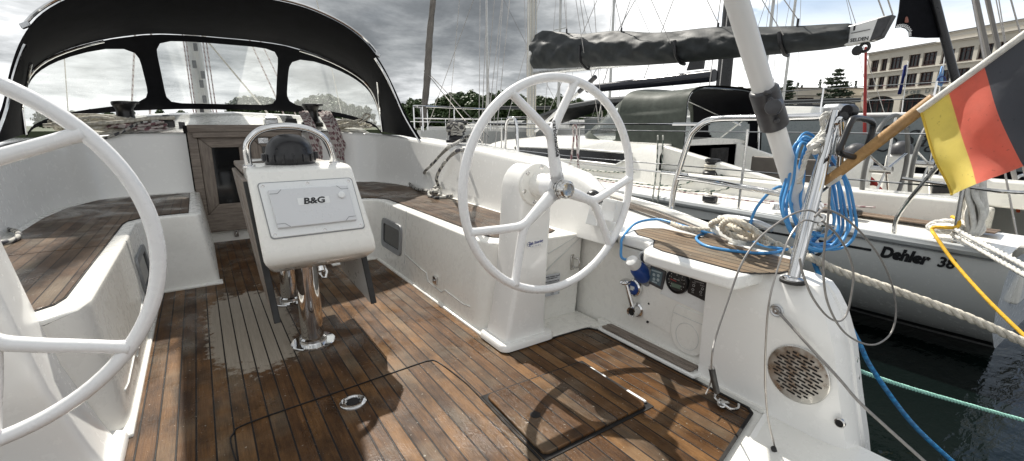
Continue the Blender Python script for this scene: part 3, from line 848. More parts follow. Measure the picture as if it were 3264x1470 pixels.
for k, t_ in enumerate('01234'):
    a = R_(215-250*k/4); text_mb(t_, .010, c+V((0,-math.cos(a)*.029,math.sin(a)*.029)), gu, gw, .0002, mb=b)
text_mb('RPM x1000', .0065, c+V((0,0,.008)), gu, gw, .0002, mb=b)
obj('dial_marking', b, simple('dial_white', (.5,.5,.48), .5), panelp, smooth=False)
b = MB(); dv = V((0,.85,.1)); b.bar(c+V((-.001,0,0)), c+V((-.001,0,0))+dv*.035, .003, .0008, up=(1,0,0)); obj('dial_needle', b, M['redpaint'], panelp, smooth=False)
b = MB(); b.obox(c+V((-.0004,0,-.020)), (.0003,0,0), (0,.022,0), (0,0,.009)); obj('hour_meter', b, simple('lcd_green', (.12,.18,.14), .25), panelp, smooth=False)
gsq('engine_switch_panel', 1763, 724, .092,.080, .004,.016, M['black'], .008)
b = MB(); c = gpt(1763,724)+V((-.0164,0,0))
for dy, dz in ((.022,.006),(.024,-.012),(-.018,.004),(-.012,-.012)): b.tube([c+V((0,dy+.005*math.cos(t*PI/6),dz+.005*math.sin(t*PI/6))) for t in range(12)], .0009, 5, closed=True)
for dy, dz, t_ in ((.0,.026,'VOLVO PENTA'),(.022,.018,'STOP'),(-.016,.016,'START'),(.024,-.024,'ON'),(-.014,-.024,'OFF')): text_mb(t_, .0068, c+V((-.0002,dy,dz)), gu, gw, .0002, mb=b)
obj('switch_marking', b, simple('switch_white', (.42,.42,.42), .5), panelp, smooth=False)
gdisc('fuel_gauge', 1799, 742, [(.036,0),(.037,.008),(.034,.015),(.030,.016),(.028,.012),(0,.012)], M['black'])
gdisc('cable_gland', 1627, 648, [(.034,0),(.034,.012),(.026,.018),(.022,.010),(0,.010)], M['white'])
gdisc('gland_cap', 1627, 648, [(.021,0),(.021,.004),(0,.006)], M['dkgrey'], .014)
# shore power socket base, blue capped inlet
gsq('power_socket', 1620, 690, .085,.090, .002,.014, M['grey'], .010)
gdisc('water_inlet', 1601, 722, [(.041,0),(.043,.008),(.041,.018),(.034,.022),(.030,.018),(0,.018)], M['chrome'])
gdisc('inlet_cap', 1601, 722, [(.030,0),(.030,.004),(.027,.006),(0,.006)], M['blueplug'], .022)
b = MB(); c = gpt(1600,722)+V((-.0285,0,0)); b.obox(c, (.0006,0,0), (0,.009,0), (0,0,.010)); b.obox(c+V((-.0002,-.012,.004)), (.0006,0,0), (0,.003,0), (0,0,.006)); obj('cap_symbol', b, M['plate'], panelp, smooth=False)
# throttle lever
b = MB(); c0 = gpt(1605,778); b.lathe(c0, (-1,-.12,0), [(.034,0),(.034,.012),(.026,.016),(.026,.050),(.023,.056),(.016,.054),(.014,.045),(0,.045)], 28)
lever = obj('throttle_lever', b, M['chrome'], own, sharp=35)
b = MB(); a_ = c0+V((-.038,.0,.018)); e_ = gpt(1597,706)+V((-.060,0,0)); b.tube([a_, a_.lerp(e_,.5), e_], lambda u: .013-.004*u, 12); b.lathe(e_+V((0,0,-.004)), (-.25,0,1), [(.006,0),(.026,.008),(.027,.014),(.018,.020),(0,.022)], 20)
obj('lever_arm', b, M['chrome'], lever)
b = MB(); b.cyl(c0+V((-.046,-.006,0)), c0+V((-.0475,-.0062,0)), .015, 20); obj('lever_socket', b, M['gap'], lever)
b = MB()
for px, py in ((1633,764),(1629,810),(1768,708)): b.cyl(gpt(px,py)+V((.004,0,0)), gpt(px,py)+V((-.0035,0,0)), .0055, 12)
obj('drill_hole', b, M['gap'], panelp)
b = MB(); c = gpt(1733,830); b.loft([place2(cat2([(-.075,.085),(-.03,.092),(.06,.090),(.082,.075),(.078,.04),(.088,.0),(.085,-.05),(.055,-.095),(0,-.108),(-.05,-.095),(-.080,-.045),(-.085,.02)],4,True), c+V((-d,0,0)), (0,-1,-.05), (0,-.05,1)) for d in (.0,.009)], True, True)
vent = obj('locker_vent_cover', b, M['gel'], own, bevel=.004)
b = MB(); b.tube([c+V((-.0095, .055*math.cos(2*PI*k/40), -.028+.058*math.sin(2*PI*k/40))) for k in range(40)], .0013, 5, closed=True); b.bar(c+V((-.0095,.075,.055)), c+V((-.0095,-.078,.050)), .0025)
obj('cover_joint', b, M['gelgrey'], vent)
# foot grating
b = MB()
for x0 in (1.545,1.577): b.prism([(x0,1.01,.020),(x0+.028,1.01-.004,.020),(x0+.034,1.51,.020),(x0+.006,1.52,.020)], (0,0,.014))
gr = obj('foot_grating', b, M['oldwood_y'], own, bevel=.006)
b = MB(); b.prism([(1.540,.99,.0),(1.615,.98,.0),(1.62,1.54,.0),(1.545,1.54,.0)], (0,0,.019)); obj('grating_step', b, M['gelw'], own, bevel=.006)

# ---- stern quarter with the loudspeaker grille
b = MB(); rings = []
for z, sh in ((-.55,-.16),(-.2,-.085),(0,-.04),(.15,.0),(.30,.035),(.40,.075),(.455,.11),(.483,.135),(.4955,.185)):
    k = 0 if z < .40 else (z-.40)*.35
    px = [(1.585+k,1.00),(1.580+k,.80),(1.580+k,.60+sh),(1.588+k,.545+sh),(1.605+k,.515+sh),(1.655,.500+sh),(1.695,.505+sh),(1.70,.498+sh),(1.742,.500+sh),(1.760-k*.5,.515+sh),(1.772-k*.6,.56+sh),(1.84-k*.6,.86),(1.885-k*.6,1.02)]
    rings.append([(x, y, z) for x, y in px])
b.loft(rings, True, True)
quarter = obj('stern_quarter', b, M['gelw'], own, sharp=32)
# transom sill between the quarters
b = MB(); b.add([(-.9,.28,-.006),(.5,.47,-.006),(1.20,.625,-.006),(1.58,.72,-.006),(1.585,.40,-.13),(1.2,.22,-.14),(-.9,.0,-.14)], [(0,1,6),(1,2,5,6),(2,3,4,5)])
b.add([(1.62,.47,-.13),(1.2,.24,-.14),(-.9,.0,-.14),(-.9,.0,-.5),(1.2,.2,-.5),(1.62,.40,-.5)], [(0,1,4,5),(1,2,3,4)])
obj('transom_sill', b, M['gelw'], own)
go = V((1.5795,.632,.185)); gN = V((-1,-.0,.0)); gxd = V((0,-1,0)); gyd = V((0,0,1))
b = MB(); b.lathe(go, gN, [(.099,0),(.099,.004),(.096,.006),(.075,.0065),(0,.0065)], 56)
grille = obj('speaker_grille', b, metal('dull_steel', (.60,.59,.56), .34), quarter, sharp=30, label='round steel loudspeaker grille')
b = MB()
for r_ in range(-6, 7):
    yy = r_*.0118; half = math.sqrt(max(0, .079**2-yy*yy)); L = .030; off = .017*(r_ % 2)
    x = -half
    n_ = -3
    for k in range(-3, 4):
        c = k*.0355+off; x0 = max(c-.0145, -half); x1 = min(c+.0145, half)
        if x1-x0 > .010:
            tl = -.16
            pts = [( (x0+x1)/2+px, py) for px, py in rrect(x1-x0, .0062, .003, 3)]
            b.loft([place2([(px, py+yy+px*0) for px, py in pts], go+gN*d, V((0,-1,tl)).normalized(), V((0,tl,1)).normalized()) for d in (.0064,.0072)], True, True)
obj('grille_slot', b, M['gap'], quarter, smooth=False)
b = MB(); c = P(1955,781,'X',1.58); b.lathe(c, gN, [(.022,0),(.023,.005),(.019,.008),(.013,.006),(.012,.009),(.004,.0095),(0,.007)], 28); obj('eye_bolt', b, M['alu'], quarter, sharp=30)
b = MB(); c = P(2113,1064,'X',1.585); b.lathe(c+V((.004,0,0)), gN, [(.0155,0),(.0155,.008),(.012,.010),(.010,.004)], 20); obj('drain_fitting', b, M['steel'], quarter)
b = MB(); b.cyl(c+V((.002,0,0)), c+V((-.0045,0,0)), .0105, 16); obj('drain_hole', b, M['gap'], quarter)
b = MB(); c = P(1868,1140,'Z',-.06); b.lathe(c, (-.2,-.3,1), [(.016,0),(.018,.02),(.016,.034),(.008,.040),(0,.041)], 16); obj('fender_knob', b, M['white'], own)
b = MB()
for pz, py_ in ((.235,.468),(.175,.455)):
    b.obox((1.722,py_+.055,pz), (.004,0,0), (0,.004,0), (0,0,.020))
obj('transom_slot', b, M['steel'], quarter, bevel=.002)

# ---- pushpit, stern bracket, backstay, guard rails
b = MB()
b.tube(cat([(2.0,1.505,.49),(2.0,1.50,.56),(2.0,1.49,.70),(2.0,1.43,.93),(2.0,1.395,.985),(2.0,1.34,1.02),(1.995,1.25,1.03),(1.95,1.0,1.03),(1.86,.80,1.03),(1.79,.715,1.032)], 6), .0145, 10)
b.tube(cat([(2.0,1.49,.725),(1.995,1.42,.745),(1.93,1.0,.735),(1.86,.78,.725),(1.72,.70,.735)], 6), .0125, 10)
b.tube([(2.0,1.48,.752),(1.96,1.2,.748),(1.93,1.0,.735)], .008, 8)
b.lathe((2.0,1.505,.488), (0,0,1), [(.032,0),(.032,.006),(.018,.012)], 18)
push = obj('pushpit', b, M['chrome'], own)
b = MB(); t0 = V((1.605,.70,.492)); t1 = V((1.735,.70,1.045))
b.tube([t0, t0.lerp(t1,.10), t0.lerp(t1,.55), t1], lambda u: .0195 if u < .7 else .018, 16); b.lathe(t0, (t1-t0), [(.034,-.004),(.034,.008),(.026,.014)], 22, 0)
b.tube([V((1.66,.73,.492)), V((1.70,.735,.70)), V((1.745,.712,.98))], .014, 10)
sb = obj('stern_bracket', b, M['chrome'], own)
b = MB(); b.lathe(t0+V((0,0,-.006)), (0,0,1), [(.040,0),(.040,.010),(.030,.014)], 24); obj('bracket_pad', b, M['rubber'], sb)
b = MB(); b.prism(PL('Y', .70, (2094,345),(2104,322),(2111,268),(2117,261),(2140,262),(2146,268),(2134,318),(2126,345)), (0,.05,0)); obj('bracket_head', b, M['alu'], sb, bevel=.006)
b = MB(); k_ = P(2055,556,'Y',.70); b.lathe(k_+V((-.03,0,-.03)), V((.23,0,.97)), [(.030,0),(.032,.01),(.032,.05),(.030,.06)], 16); b.cyl(k_+V((-.05,-.03,.0)), k_+V((.05,-.03,-.02)), .008, 8); obj('bracket_clamp', b, M['steel'], sb, bevel=.003)
# backstay in its white sleeve
b0 = P(2044,632,'Y',.80); b1 = P(1935,272,'Y',.86); b2 = b1+(b1-b0)*1.45
b = MB(); b.tube([b0, b0.lerp(b1,.28)], .029, 20); b.tube([b0.lerp(b1,.275), b1], .032, 20); b.tube([b1, b2], .0345, 20)
bs = obj('backstay_sleeve', b, M['white'], own, sharp=50)
b = MB(); d_ = (b1-b0).normalized()
b.tube([b1-d_*.075, b1-d_*.068, b1+d_*.068, b1+d_*.075], lambda u: .046 if .05 < u < .95 else .040, 24); b.tube([b1+V((-.02,-.035,.01)), b1+V((-.065,-.05,.0))], .022, 12); b.lathe(b1+V((-.065,-.05,.0)), (-1,-.2,0), [(.026,0),(.026,.014),(.012,.018)], 14)
for k in (-.05,-.02,.03,.055): b.cyl(b1+d_*k+V((-.035,-.02,0)), b1+d_*k+V((-.047,-.04,0)), .008, 8)
obj('sleeve_clamp', b, M['dkgrey'], bs, sharp=45, bevel=.003)
b = MB(); b.tube([b0-d_*.008, b0+d_*.006], .0315, 20); obj('sleeve_ring', b, M['rubber'], bs)
b = MB(); b.tube([b0-d_*.01, b0-d_*.05], .012, 10); b.bar(b0-d_*.04, b0-d_*.13, .022, .012); b.cyl(b0-d_*.06+V((-.02,0,0)), b0-d_*.06+V((.02,0,0)), .007, 8); b.bar(b0-d_*.10+V((-.016,0,0)), b0-d_*.15+V((-.012,0,-.02)), .010, .016)
obj('chainplate', b, M['steel'], own, bevel=.002)
b = MB()
for z0, yb, zb in ((1.03,1.37,1.005),(.78,1.42,.76)):
    b.tube([(2.0,yb,zb), (2.03,3.1,zb+.008), (2.04,5.3,zb+.04), (1.8,8.0,zb+.07)], .0042, 6)
    b.tube([(2.0,yb,zb), (2.003,yb+.16,zb)], .0085, 8)
obj('guard_wire', b, M['chrome'], own)
for yy, xx in ((3.03,2.02),(5.35,2.03)):
    b = MB()
    b.tube(cat([(xx,yy-.10,.50),(xx,yy-.085,.9),(xx,yy-.06,1.03),(xx,yy,1.055),(xx,yy+.06,1.03),(xx,yy+.085,.9),(xx,yy+.10,.50)], 5), .0125, 9)
    obj('gate_stanchion', b, M['chrome'], own)
# genoa winch on the right coaming and drum line, cleat
def winch(c, s=1.0, name='winch', base=True):
    c = V(c); b = MB()
    b.lathe(c, (0,0,1), [(.082*s,0),(.082*s,.02*s),(.066*s,.03*s),(.052*s,.055*s),(.047*s,.10*s),(.050*s,.125*s),(.062*s,.14*s),(.066*s,.15*s),(.066*s,.162*s),(.060*s,.168*s),(.03*s,.172*s),(.012*s,.172*s),(.012*s,.160*s),(0,.160*s)], 32)
    o = obj(name, b, M['black'], own, sharp=35)
    b = MB(); b.obox(c+V((.05*s,-.03*s,.160*s)), V((.03,-.02,0))*s, V((.008,.012,0))*s, V((0,0,.008))*s); obj('self_tailer_arm', b, M['dkgrey'], o, bevel=.003)
    return o
winch((-.475,5.10,.985), 1.25); winch((.985,5.10,1.0), 1.25); winch(P(1148,352,'X',1.72)+V((0,0,-.02)), 1.0)
for p in ((-.20,5.0,.985),(.77,5.0,.99),(.60,4.98,1.0)):
    b = MB(); x, y, z = p
    b.box(x-.055,x+.055,y-.03,y+.10,z-.01,z+.055); b.cyl((x-.05,y-.02,z+.06),(x+.05,y-.02,z+.06),.016,12); b.obox((x,y+.03,z+.075), (.03,0,0), (0,.06,.02), (0,0,.01))
    obj('rope_clutch', b, M['black'] if x != .60 else M['alu'], own, bevel=.006)
b = MB(); b.obox((-.095,4.93,1.0), (.022,0,0), (0,.03,0), (0,0,.03)); obj('line_organiser', b, M['dkgrey'], own, bevel=.006)
b = MB(); cz = .52; b.tube(cat([(2.01,1.24,cz+.05),(2.0,1.16,cz+.062),(1.985,1.05,cz+.062),(1.975,.97,cz+.05)], 5), lambda u: .014+.006*math.sin(u*PI), 10)
b.bar((1.998,1.15,.49),(1.998,1.15,cz+.06),.025,.03, up=(0,1,0)); b.bar((1.988,1.06,.49),(1.988,1.06,cz+.06),.025,.03, up=(0,1,0)); obj('mooring_cleat', b, M['alu'], own, bevel=.003)

# ---- mast and rigging seen through the hood windows
b = MB(); mx = .12
b.loft([[(mx+math.cos(2*PI*k/20)*.085*s_, 8.0+math.sin(2*PI*k/20)*.13*s_, z) for k in range(20)] for z, s_ in ((1.0,1),(9,1),(15,.75))], True, True)
mastp = obj('mast', b, M['mast'], own)
b = MB()
for z, dx in ((1.55,.02),(1.80,-.03),(1.35,.03),(2.02,.01),(1.67,.05),(1.2,-.02)): b.obox((mx+dx,7.80,z), (.024,0,0), (0,.02,0), (0,0,.05))
obj('halyard_block', b, M['dkgrey'], mastp, bevel=.008)
b = MB()
for dx in (-.12,.11,.15,-.09): b.tube([(mx+dx,7.82,1.05),(mx+dx*.7,7.85,7)], .008, 6)
b.tube([(-.45,7.3,1.1),(-.02,7.9,4.2)], .011, 6); b.tube([(-.62,7.2,1.1),(-.16,7.9,4.0)], .010, 6); b.tube([(1.05,7.2,1.1),(.32,7.9,3.6)], .011, 6); b.tube([(1.2,7.2,1.1),(.42,7.9,3.6)], .009, 6)
obj('halyard', b, M['ropered'], mastp)
b = MB(); b.tube([(.85,7.0,1.1),(.16,7.9,2.3)], .012, 6); b.tube([(2.0,7.6,.5),(.22,8,14)], .006, 5); b.tube([(-1.3,7.6,.5),(.05,8,14)], .006, 5)
obj('rigging_line', b, M['ropeplain'], mastp)

# ---- sprayhood
def mir(tab): return [(-d-.06, y, z) for d, y, z in tab[:0:-1]] + [(d-.06, y, z) for d, y, z in tab]
fore = mir([(0,5.20,1.775),(.28,5.2,1.772),(.55,5.20,1.750),(.85,5.2,1.675),(1.10,5.20,1.57),(1.26,5.2,1.46),(1.35,5.2,1.33),(1.40,5.2,1.15),(1.425,5.2,.93)])
aft = mir([(0,4.2,1.935),(.28,4.2,1.928),(.55,4.2,1.895),(.82,4.2,1.80),(1.0,4.2,1.675),(1.11,4.18,1.52),(1.175,4.10,1.33),(1.215,3.95,1.10),(1.27,3.76,.885)])
base_ = mir([(0,5.95,1.165),(.28,5.94,1.165),(.55,5.90,1.155),(.85,5.78,1.13),(1.10,5.60,1.09),(1.26,5.45,1.04),(1.35,5.33,1.0),(1.40,5.27,.96),(1.43,5.24,.90)])
def curve(tab, u):   # u in -1..1
    pts = [V((CX+d, y, z)) for d, y, z in tab]
    t = (u+1)/2*(len(pts)-1); i = min(int(t), len(pts)-2); f = t-i
    a, b_, c, d = pts[max(i-1,0)], pts[i], pts[i+1], pts[min(i+2,len(pts)-1)]
    return .5*((2*b_)+(c-a)*f+(2*a-5*b_+4*c-d)*f*f+(3*b_-a-3*c+d)*f**3)
b = MB()
def roof(i, j, off=0):
    u = -1+2*i; p = curve(fore, u).lerp(curve(aft, u), j)
    sag = -.03*math.sin(j*PI)*(1-abs(u)**3)
    nrm = V((p.x-CX, 0, p.z-.6)).normalized()
    return p + nrm*(sag+.006+off)
b.loft([[roof(i/64, j/10) for j in range(11)] + [roof(i/64, (10-j)/10, .006) for j in range(11)] for i in range(65)], True, True)
hood = obj('sprayhood', b, M['canvas'], own, sharp=60, label='black canvas sprayhood over the companionway')
def S(u, v): # v 0 = base, 1 = hoop
    return curve(base_, u).lerp(curve(fore, u), v) + V((0, .05*math.sin(v*PI)*(1-u*u), 0))
def band(outer, inner):
    n = len(outer); bb = MB(); rings = []
    for k in range(5):
        rings.append([S(lerp(o[0], i[0], k/4), lerp(o[1], i[1], k/4)) for o, i in zip(outer, inner)])
    th = V((0,-.006,0)); bb.loft(rings, True, False); return bb
def winpoly(u0, u1, v0, v1, n=12, r=.2, p=6.0):
    out = []; uc, vc, a, c = (u0+u1)/2, (v0+v1)/2, (u1-u0)/2, (v1-v0)/2
    N = n*4
    for k in range(N):
        t = 2*PI*k/N; ct, st = math.cos(t), math.sin(t)
        rad = (abs(ct)**p+abs(st)**p)**(-1/p) if p < 50 else 1/max(abs(ct), abs(st)); out.append((uc+a*rad*ct, vc+c*rad*st))
    return out
fb = MB(); panes = []
cells = ((-.985,-.262,-.955,-.288), (-.262,.236,-.232,.212), (.236,.985,.258,.955))
for u0, u1, a0, a1 in cells:
    inner = winpoly(a0, a1, .09, .93 if abs(u0+u1) < .3 else .91, p=9 if abs(u0+u1) < .3 else 6.0)
    outer = winpoly(u0, u1, 0, 1.0, p=60)
    g = band(outer, inner); fb.add(g.v, g.f); panes.append(inner)
obj('window_surround', fb, M['canvas'], hood, sharp=60)
vm = NT('clear_vinyl'); pos = vm.pos()
haze = vm.noise(pos, 1.6, 5, .6); spk = vm.vor(pos, 46, 'F1'); spm = vm.noise(pos, 2.6, 4)
zz = vm.xyz(pos)[2]
drop = vm.m('MULTIPLY', vm.ramp(spk, [(.12, 1.), (.26, 0.)]), vm.ramp(vm.m('ADD', spm, vm.m('MULTIPLY', vm.m('SUBTRACT', 1.45, zz), .45)), [(.5, 0.), (.66, 1.)]))
tr = vm.n('ShaderNodeBsdfTransparent', {'Color': (.90,.92,.91)}); df = vm.n('ShaderNodeBsdfTranslucent', {'Color': (.55,.57,.56)}); gl = vm.n('ShaderNodeBsdfGlossy', {'Color': (.8,.8,.8), 'Roughness': .12})
f1 = vm.m('ADD', vm.ramp(haze, [(.3, .12), (.75, .28)]), vm.m('MULTIPLY', drop, .4), clamp=True)
mx1 = vm.n('ShaderNodeMixShader', {0: f1, 1: tr.outputs[0], 2: df.outputs[0]}); mx2 = vm.n('ShaderNodeMixShader', {0: .05, 1: mx1.outputs[0], 2: gl.outputs[0]})
vm.t.links.new(mx2.outputs[0], vm.out.inputs['Surface']); M['vinyl'] = vm.mat
for inner in panes:
    b = MB(); uc = sum(p[0] for p in inner)/len(inner); vc = sum(p[1] for p in inner)/len(inner)
    rings = [[S(lerp(uc, u, k/6), lerp(vc, v, k/6)) + V((0,.004,0)) for u, v in inner] for k in (.02, 1, 2, 3, 4, 5, 6.1)]
    b.loft(rings, True, False); b.face(rings[0])
    obj('vinyl_window', b, M['vinyl'], hood, sharp=180)
b = MB(); b.tube([curve(fore, u/24*.985)+V((0,-.028,-.012)) for u in range(-24, -8)], .011, 8); b.tube([curve(fore, u/24*.985)+V((0,-.028,-.012)) for u in range(7, 25)], .011, 8)
obj('hood_hoop', b, M['chrome'], hood)
b = MB(); b.tube([roof((u+1)/2, .99)+V((0,-.01,-.035)) for u in [i/30*.99 for i in range(17, 31)]], .0105, 8); b.tube([roof((u+1)/2, .99)+V((0,-.01,-.035)) for u in [-i/30*.99 for i in range(19, 31)]], .0105, 8)
b.tube([V((CX+s_*1.40,5.16,.93)) if False else V((CX+1.35,5.15,.93)), V((CX+1.34,5.15,1.12)), V((CX+1.10,4.45,1.40))], .0095, 8)
b.tube([V((CX-1.47,5.15,.93)), V((CX-1.46,5.15,1.12)), V((CX-1.22,4.45,1.40))], .0095, 8)
obj('hood_strut', b, M['chrome'], hood)
for s_ in (1, -1):
    b = MB(); b.tube([roof((u+1)/2, .97, .035) for u in [s_*i/30 for i in range(0 if s_ > 0 else 1, 18)]], .011, 8)
    obj('hood_handrail', b, M['chrome'], hood)
b = MB()
for s_ in (1,):
    u = .575; c = roof((u+1)/2, .97, .03); b.obox(c, (.022,0,-.012), (0,.016,0), (.006,0,.014))
u = -.575; c = roof((u+1)/2, .97, .03); b.obox(c, (.022,0,.012), (0,.016,0), (-.006,0,.014))
obj('rail_end', b, M['alu'], hood, bevel=.004)
# own boom with its sail bag, above the frame: it shades the middle of the sole
b = MB(); b.tube([(CX,7.85,2.28),(CX-.02,3.2,2.24)], .06, 12); boomo = obj('boom', b, M['alu'], own)
b = MB(); rings = []
for y, zb, zt, w_ in ((7.6,2.25,3.0,.16),(6,2.22,2.85,.24),(4.5,2.2,2.65,.27),(3.5,2.19,2.5,.25),(3.15,2.2,2.42,.20),(3.02,2.24,2.36,.10)):
    rings.append([(CX-.03+w_*math.cos(t)*1.05, y, (zb+zt)/2+(zt-zb)/2*math.sin(t)) for t in [2*PI*k/16 for k in range(16)]])
b.loft(rings, True, True); obj('sail_bag', b, M['canvas'], boomo)

# ================================================================== water
b = MB(); b.add([(-900,-600,-.45),(1200,-600,-.45),(1200,1500,-.45),(-900,1500,-.45)], [(0,1,2,3)])
wm = NT('harbour_water'); pos = wm.pos()
h = wm.m('ADD', wm.m('MULTIPLY', wm.noise(pos, 2.2, 4, .55, .6), .7), wm.m('MULTIPLY', wm.noise(wm.mapv(pos, (1.,2.4,1.)), 9, 3, .5, .3), .25))
wm.p(Base_Color=(.002,.0045,.004), Roughness=.045, IOR=1.33); wm.bump(h, .22, .10)
stru(obj('water', b, wm.mat, smooth=False))

# ================================================================== the neighbouring yacht
nb = thing('moored_yacht', 'white yacht moored alongside on the right, with grey sail cover and olive sprayhood', 'yacht', (5, 5, -.45))
NX = 5.0
bt = [(.48,1.44),(1.2,1.485),(2,1.51),(3,1.52),(4.2,1.51),(6,1.34),(8,.92),(9.5,.42),(10.4,.02)]
zt_ = [(.48,.295),(2,.315),(4,.335),(6,.39),(8,.46),(10.4,.57)]
def hullx(y, z):
    bb = interp(bt, y); zr = interp(zt_, y)
    tab = [(-.7,bb-1.25),(-.55,bb-.92),(-.42,bb-.62),(-.25,bb-.34),(-.05,bb-.13),(.15,bb-.025),(zr,bb)]
    return max(0.0, interp(tab, z))
b = MB()
for s in (-1, 1):
    rings = []
    for y in (.48,.8,1.2,1.8,2.4,3,4.2,5.2,6,7,8,8.8,9.5,10.1,10.4):
        zr = interp(zt_, y)
        rings.append([(NX+s*hullx(y, z), y+(.0 if y > .6 else (zr-z)*.10), z) for z in (zr,.22,.15,.05,-.05,-.15,-.25,-.34,-.42,-.55,-.7)])
    b.loft(rings, False, False)
r0 = [(NX-hullx(.48,z), .48+(.295-z)*.10, z) for z in (.295,.15,-.05,-.25,-.42,-.55)]
b.face(r0 + [(2*NX-x, y, z) for x, y, z in reversed(r0)])
obj('hull', b, M['hullw'], nb, sharp=50)
def hullstrip(z0, z1, y0, y1, mat, name, off=.004, n=24):
    bb = MB(); rings = []
    for i in range(n+1):
        y = lerp(y0, y1, i/n); rings.append([(NX-hullx(y, lerp(z0, z1, k/3))-off, y, lerp(z0, z1, k/3)) for k in range(4)])
    bb.loft(rings, False, False); return obj(name, bb, mat, nb, smooth=True)
hullstrip(-.400,-.355,.55,9,M['ink'],'boot_stripe'); hullstrip(-.345,-.325,.55,9,M['hullw'],'boot_line')
hullstrip(.205,.222,1.10,4.2,M['ink'],'cove_stripe')
b = text_mb('Dehler', .098, (0,0,0), (1,0,0), (0,1,0), .0005, shear=.28, bold=.0055, sx=1.05, align='LEFT')
text_mb('38', .088, (.345,0,0), (1,0,0), (0,1,0), .0005, shear=.2, bold=.003, sx=1.08, align='LEFT', mb=b)
lb = MB(); lb.add([(NX-hullx(1.055-p.x*.80, .212+p.y)-.005-p.z, 1.055-p.x*.80, .212+p.y+.012*0) for p in b.v], b.f); obj('lettering', lb, M['ink'], nb, smooth=False)
b = MB()
for s in (-1, 1):
    b.tube([(NX+s*(interp(bt, y)+.002), y, interp(zt_, y)+.012) for y in (.52,1,1.6,2.2,3,4.2,5.2,6,7,8,9.5,10.3)], .030, 8)
obj('toe_rail', b, simple('rail_grey', (.46,.48,.485), .4, var=.06), nb)
b = MB(); b.tube([(NX-(interp(bt, y)+.006), y, interp(zt_, y)-.022) for y in (.55,1,1.6,2.2,3,4.2,5.2,6,7,8,9.5)], .004, 6); obj('rail_seam', b, M['grey'], nb)
# deck, cabin, cockpit
b = MB()
for s in (-1, 1):
    b.loft([[(NX+s*interp(bt,y), y, interp(zt_,y)+.015), (NX+s*max(.02,interp(bt,y)-.12), y, interp(zt_,y)+.03), (NX+s*min(.96,interp(bt,y)*.7), y, interp(zt_,y)+.06)] for y in (.50,1,2,3.2,4.5,6,7,8,9.5,10.3)], False, False)
b.loft([[(NX+d, y, z) for d, z in ((-.66*k,interp(zt_,y)+.06),(-.5*k,interp(zt_,y)+.10),(0,interp(zt_,y)+.13),(.5*k,interp(zt_,y)+.10),(.66*k,interp(zt_,y)+.06))] for y, k in ((7.2,1.3),(8,.95),(9.5,.45),(10.3,.05))], False, False)
obj('deck', b, M['gel'], nb, sharp=50)
b = MB(); rings = []
for y, w_, z in ((3.25,.95,.84),(4.5,.95,.86),(6.0,.88,.83),(7.2,.70,.74),(8.1,.45,.56)):
    zd = interp(zt_, y)+.05
    rings.append([(NX-w_-.05,y,zd),(NX-w_+.02,y,z-.16),(NX-w_+.10,y,z-.05),(NX-w_*.5,y,z),(NX,y,z+.02),(NX+w_*.5,y,z),(NX+w_-.10,y,z-.05),(NX+w_-.02,y,z-.16),(NX+w_+.05,y,zd)])
b.loft(rings, True, True); obj('cabin', b, M['gel'], nb, sharp=40)
b = MB(); rings = []
for i in range(13):
    y = lerp(3.62, 6.1, i/12); w_ = interp([(3.25,.95),(4.5,.95),(6,.88),(7.2,.7)], y); z = interp([(3.25,.84),(4.5,.86),(6,.83)], y)
    zt2, zb2 = z-.155, z-.155-.145*min(1, (i+.35)/1.3)*min(1, (12.6-i)/2.0)
    rings.append([(NX-w_+.018-.004-(.07)*(z-.16-zz_)/max(.01,(z-.16-(interp(zt_,y)+.05)))-.006, y, zz_) for zz_ in (zt2, (zt2+zb2)/2, zb2)])
b.loft(rings, False, False); cw_ = obj('cabin_window', b, M['dark'], nb)
b = MB(); pts = [r[0] for r in rings] + [r[-1] for r in rings[::-1]]
b.tube([V(p)+V((-.004,0,0)) for p in pts], .012, 6, closed=True); obj('window_trim', b, M['gelgrey'], cw_)
b = MB()
b.box(4.02,4.26,.75,3.3,.30,.53); b.box(5.74,5.98,.75,3.3,.30,.53); b.box(4.26,4.62,.95,3.3,.0,.30); b.box(5.38,5.74,.95,3.3,.0,.30); b.box(4.0,6.0,.55,3.3,-.08,.02)
b.prism([(4.05,3.25,.3),(4.05,3.25,.80),(5.95,3.25,.80),(5.95,3.25,.3)], (0,.05,0)); b.prism([(5.42,3.22,.40),(5.42,3.22,.80),(5.92,2.6,.52),(5.92,2.6,.40)], (.06,0,0))
b.box(4.05,5.95,.48,.56,-.08,.30); b.box(5.15,5.95,.56,.62,.28,.55); b.prism([(4.12,2.0,.53),(4.12,3.3,.53),(4.12,3.3,.80)], (.10,0,0))
cp = obj('cockpit', b, M['gel'], nb, bevel=.02)
b = MB(); b.box(4.95,5.30,3.225,3.248,.12,.74); obj('companionway', b, M['gap'], cp)
b = MB(); b.box(3.86,4.0,.62,1.62,.372,.380); b.box(4.30,4.60,1.0,3.1,.302,.310); obj('teak_deck', b, teak('neighbour_teak', .035, wet=False, base=((.26,.19,.14),(.18,.13,.10),(.34,.26,.2)), cw=.08), cp)
b = MB(); b.box(4.60,4.64,1.62,2.55,.42,.70); obj('cockpit_table', b, M['brown'], nb, bevel=.01)
b = MB(); pass
for px0, px1, py0, py1 in ((2345,2395,462,487),(2338,2374,492,516)): b.prism(PL('X', 5.738, (px0,py0),(px1,py0),(px1,py1),(px0,py1)), (-.012,0,0))
obj('stern_vent', b, M['black'], cp)
